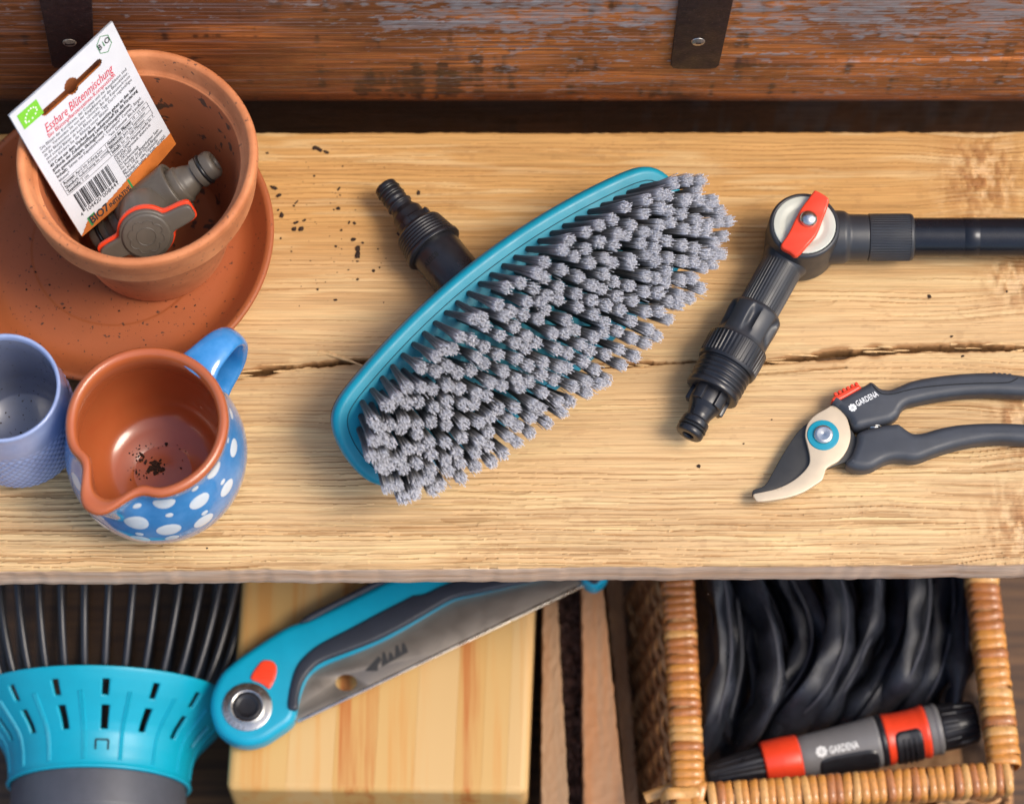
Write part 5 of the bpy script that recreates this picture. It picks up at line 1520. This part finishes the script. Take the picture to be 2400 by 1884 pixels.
# corner lashing and a stick end
for dx, dy, ln, mm_ in [(-0.004, 0.004, 0.030, 2), (0.006, 0.001, 0.028, 0), (0.000, -0.006, 0.026, 2)]:
    p = cFL + np.array([dx, dy, 0.0098]); dirn = np.array([0.25, 1.0, 0]) if mm_ == 0 else np.array([1.0, 0.05, 0])
    dirn = dirn / np.linalg.norm(dirn)
    pth = [p - dirn * ln / 2 + np.array([0, 0, -0.012]), p - dirn * ln * 0.38, p, p + dirn * ln * 0.38, p + dirn * ln / 2 + np.array([0, 0, -0.012])]
    V, F = sweep(cat_rom(np.array(pth), 5, False), (0.0042, 0.0014), 8); mk('corner_lashing', V, F, MWK[mm_], root)
cr_ = lathe([(0, -0.013), (0.0095, -0.011), (0.0125, 0.0), (0.0095, 0.0085), (0, 0.0098)], 20, frame(cFL, (0, 0, 1))); mk('corner_post', cr_[0], cr_[1], MWK[0], root)
sA = ZB(243, 1240, zr - 0.012); sB = ZB(400, 1178, zr - 0.010)
V, F = sweep([sA, (sA + sB) / 2, sB], 0.0042, 10); mk('stick_end', V, F, MWK[2], root, sharp=30)

# ================================================================ black hose in the basket
M_hose = mat('hose_black', (0.016, 0.018, 0.025), rough=0.37, var=0.3, vscale=120, bump=0.7, bscale=1300, rvar=0.12)
root = thing('flat_hose', 'black flat fabric hose folded in loops inside the basket', 'hose', tuple(((cFL + cFR + cBL + cBR) / 4)[:2]) + (-0.34,))
loops = [[(470, -60), (600, 120), (640, 330), (650, 560), (600, 800), (560, 1000)], [(640, -60), (790, 200), (870, 420), (890, 640), (820, 830), (660, 1010)], [(860, -80), (960, 150), (1040, 320), (1060, 480), (1000, 640), (880, 800), (760, 960)],
         [(1120, -80), (1210, 150), (1240, 380), (1190, 600), (1090, 760), (930, 900)], [(1330, -80), (1400, 120), (1395, 330), (1320, 540), (1210, 740), (1060, 900)], [(1500, -80), (1545, 160), (1520, 380), (1440, 580), (1330, 760), (1180, 920)],
         [(1620, -60), (1660, 180), (1640, 420), (1560, 640), (1430, 820)], [(1740, -60), (1780, 200), (1760, 450), (1690, 680), (1560, 880)], [(540, 60), (560, 400), (590, 700), (640, 960)], [(1850, 60), (1850, 400), (1830, 700), (1750, 900)]]
loops = loops + [[(x + 55, y + 30) for x, y in lp] for lp in loops[:8]] + [[(x - 45, y + 60) for x, y in lp] for lp in loops[1:8]]
for k, lp in enumerate(loops):
    zz = -0.255 - 0.010 * (k % 3) - (0.022 if k >= 10 else 0) - (0.02 if k >= 18 else 0)
    m_ = len(lp)
    pth = np.array([ZB(x, y, zz + 0.020 * math.sin(math.pi * (0.15 + 0.8 * i / (m_ - 1))) - (0.028 if i == m_ - 1 else 0)) for i, (x, y) in enumerate(lp)])
    pth = cat_rom(pth, 10, False)
    n_ = len(pth)
    t = np.linspace(0, 1, n_)
    wv = 0.0075 + 0.0025 * np.sin(t * 11 + k) + 0.0016 * np.sin(t * 29 + 2 * k)
    hv = 0.0165 + 0.0025 * np.sin(t * 7 + k)
    V, F = sweep(pth, (wv, hv), 16, up=(0.7 * math.sin(k * 1.7) - 0.3, 0, 1)); lo_ = mk('hose_loop', V, F, M_hose, root)
    st_ = pth + np.array([0.0035, 0, 0.0136]); V, F = sweep(st_, 0.0011, 6); mk('stitched_seam', V, F, M_hub, lo_)

# ================================================================ spray nozzle in the basket
M_ngrey = mat('nozzle_grey', (0.165, 0.16, 0.16), rough=0.42, var=0.05)
nA = ZB(560, 1132, -0.243); nB = ZB(1935, 846, -0.233)
nx_ = nB - nA; NL = np.linalg.norm(nx_); nx_ /= NL
ku = NL / 1405.0; kv = 1 / 2.176 / 3.13 * MM
mid_ = (nA + nB) / 2
ec = CAM - mid_; ec = ec - nx_ * ec.dot(nx_); ec /= np.linalg.norm(ec)
Mz = frame(nA, nx_, ec)
sd_ = -1 if Mz[:3, 1][1] > 0 else 1                 # +1 when local y points to the front
root = thing('hose_nozzle', 'black and grey hose nozzle with two red collars lying in the basket', 'nozzle', tuple(mid_ - np.array([0, 0, 0.018])))
def nz(lst, name, m, n=72, mod=None, par=None, r=0.0008):
    V, F = lathe(fillet([(a * kv, b * ku) for a, b in lst], r, 3), n, Mz, mod); return mk(name, V, F, m, par or root, sharp=35)
tp = nz([(0, 30), (34, 28), (38, 0), (58, 0), (64, 10), (70, 60), (100, 300), (0, 300)], 'nozzle_tip', M_black, 96, lambda r, z, p: (r - 0.0005 * (np.cos(p * 16) < -0.3) * (z > 30 * ku), z))
nz([(0, 292), (108, 292), (116, 300), (119, 390), (116, 478), (106, 486), (0, 486)], 'red_collar', M_red)
nz([(0, 482), (104, 482), (108, 520), (112, 640), (122, 800), (128, 880), (122, 894), (0, 894)], 'grey_barrel', M_ngrey)
nz([(0, 890), (126, 890), (130, 900), (130, 918), (120, 924), (0, 924)], 'black_ring', M_black)
cl = nz([(0, 918), (122, 918), (130, 926), (124, 960), (122, 1040), (126, 1100), (134, 1130), (130, 1144), (0, 1144)], 'red_connector', M_red)
nz([(0, 1140), (118, 1140), (124, 1150), (124, 1180), (128, 1186), (128, 1204), (118, 1212), (0, 1212)], 'grey_ring', M_ngrey)
nz([(0, 1206), (106, 1206), (116, 1216), (114, 1300), (104, 1390), (90, 1405), (0, 1405)], 'hose_nut', M_black, 144, lambda r, z, p: (r - 0.0011 * (np.cos(p * 18) < -0.2) * (z > 1230 * ku), z))
def patch(t0, t1, p0, p1, rf, off, name, m, par, rnd=0.25):
    V = []; F = []; a_, b_ = 30, 24
    for i in range(a_ + 1):
        for j in range(b_ + 1):
            x = -1 + 2 * i / a_; y = -1 + 2 * j / b_
            k_ = (abs(x) ** 6 + abs(y) ** 6) ** (1 / 6.0); mx_ = max(abs(x), abs(y), 1e-6)
            x2, y2 = x * mx_ / max(k_, 1e-6), y * mx_ / max(k_, 1e-6)
            t = (t0 + t1) / 2 + x2 * (t1 - t0) / 2; p = R((p0 + p1) / 2 + y2 * (p1 - p0) / 2) * sd_
            e_ = max(0.0, mx_ - 0.9) / 0.1
            r = rf(t) * kv + off * (1 - e_ * e_ * 1.4)
            V.append((r * math.cos(p), r * math.sin(p), t * ku))
    for i in range(a_):
        for j in range(b_):
            q = i * (b_ + 1) + j; F.append((q, q + b_ + 1, q + b_ + 2, q + 1))
    return mk(name, xf(Mz, V), F, m, par, sharp=0)
patch(560, 872, 12, 118, lambda t: np.interp(t, [520, 640, 800, 880], [108, 112, 122, 128]), 0.0010, 'grip_pad', M_black, root)
tpd = patch(960, 1104, -14, 108, lambda t: np.interp(t, [926, 960, 1040, 1100], [130, 124, 122, 126]), 0.0014, 'thumb_pad', M_black, root)
for q in range(3):
    t = 1005 + 28 * q
    pth = [((124 * kv + 0.0016) * math.cos(R(a) * sd_), (124 * kv + 0.0016) * math.sin(R(a) * sd_), t * ku) for a in np.linspace(8, 88, 12)]
    V, F = sweep(xf(Mz, pth), 0.0009, 6); mk('pad_rib', V, F, M_black, tpd)
V, F = text_vf('GARDENA', 0.0075, bold=0.0002)
V[:, 0] *= 150 * ku / V[:, 0].max()
def on_barrel(x, y, h=0.0004):
    t = 625 * ku + x; r = np.interp(t / ku, [520, 640, 800, 880], [108, 112, 122, 128]) * kv + h
    p = (R(-4) - y / r) * sd_
    return (r * math.cos(p), r * math.sin(p), t)
mk('printed_name', xf(Mz, [on_barrel(p[0], p[1] - 0.0028) for p in V]), F, M_white, root, smooth=False)
V, F = emblem(np.zeros(3), np.array([1.0, 0, 0]), np.array([0, 1.0, 0]), 0.0046)
mk('flower_emblem', xf(Mz, [on_barrel(p[0] - 0.0056, p[1]) for p in V]), F, M_white, root, smooth=False)
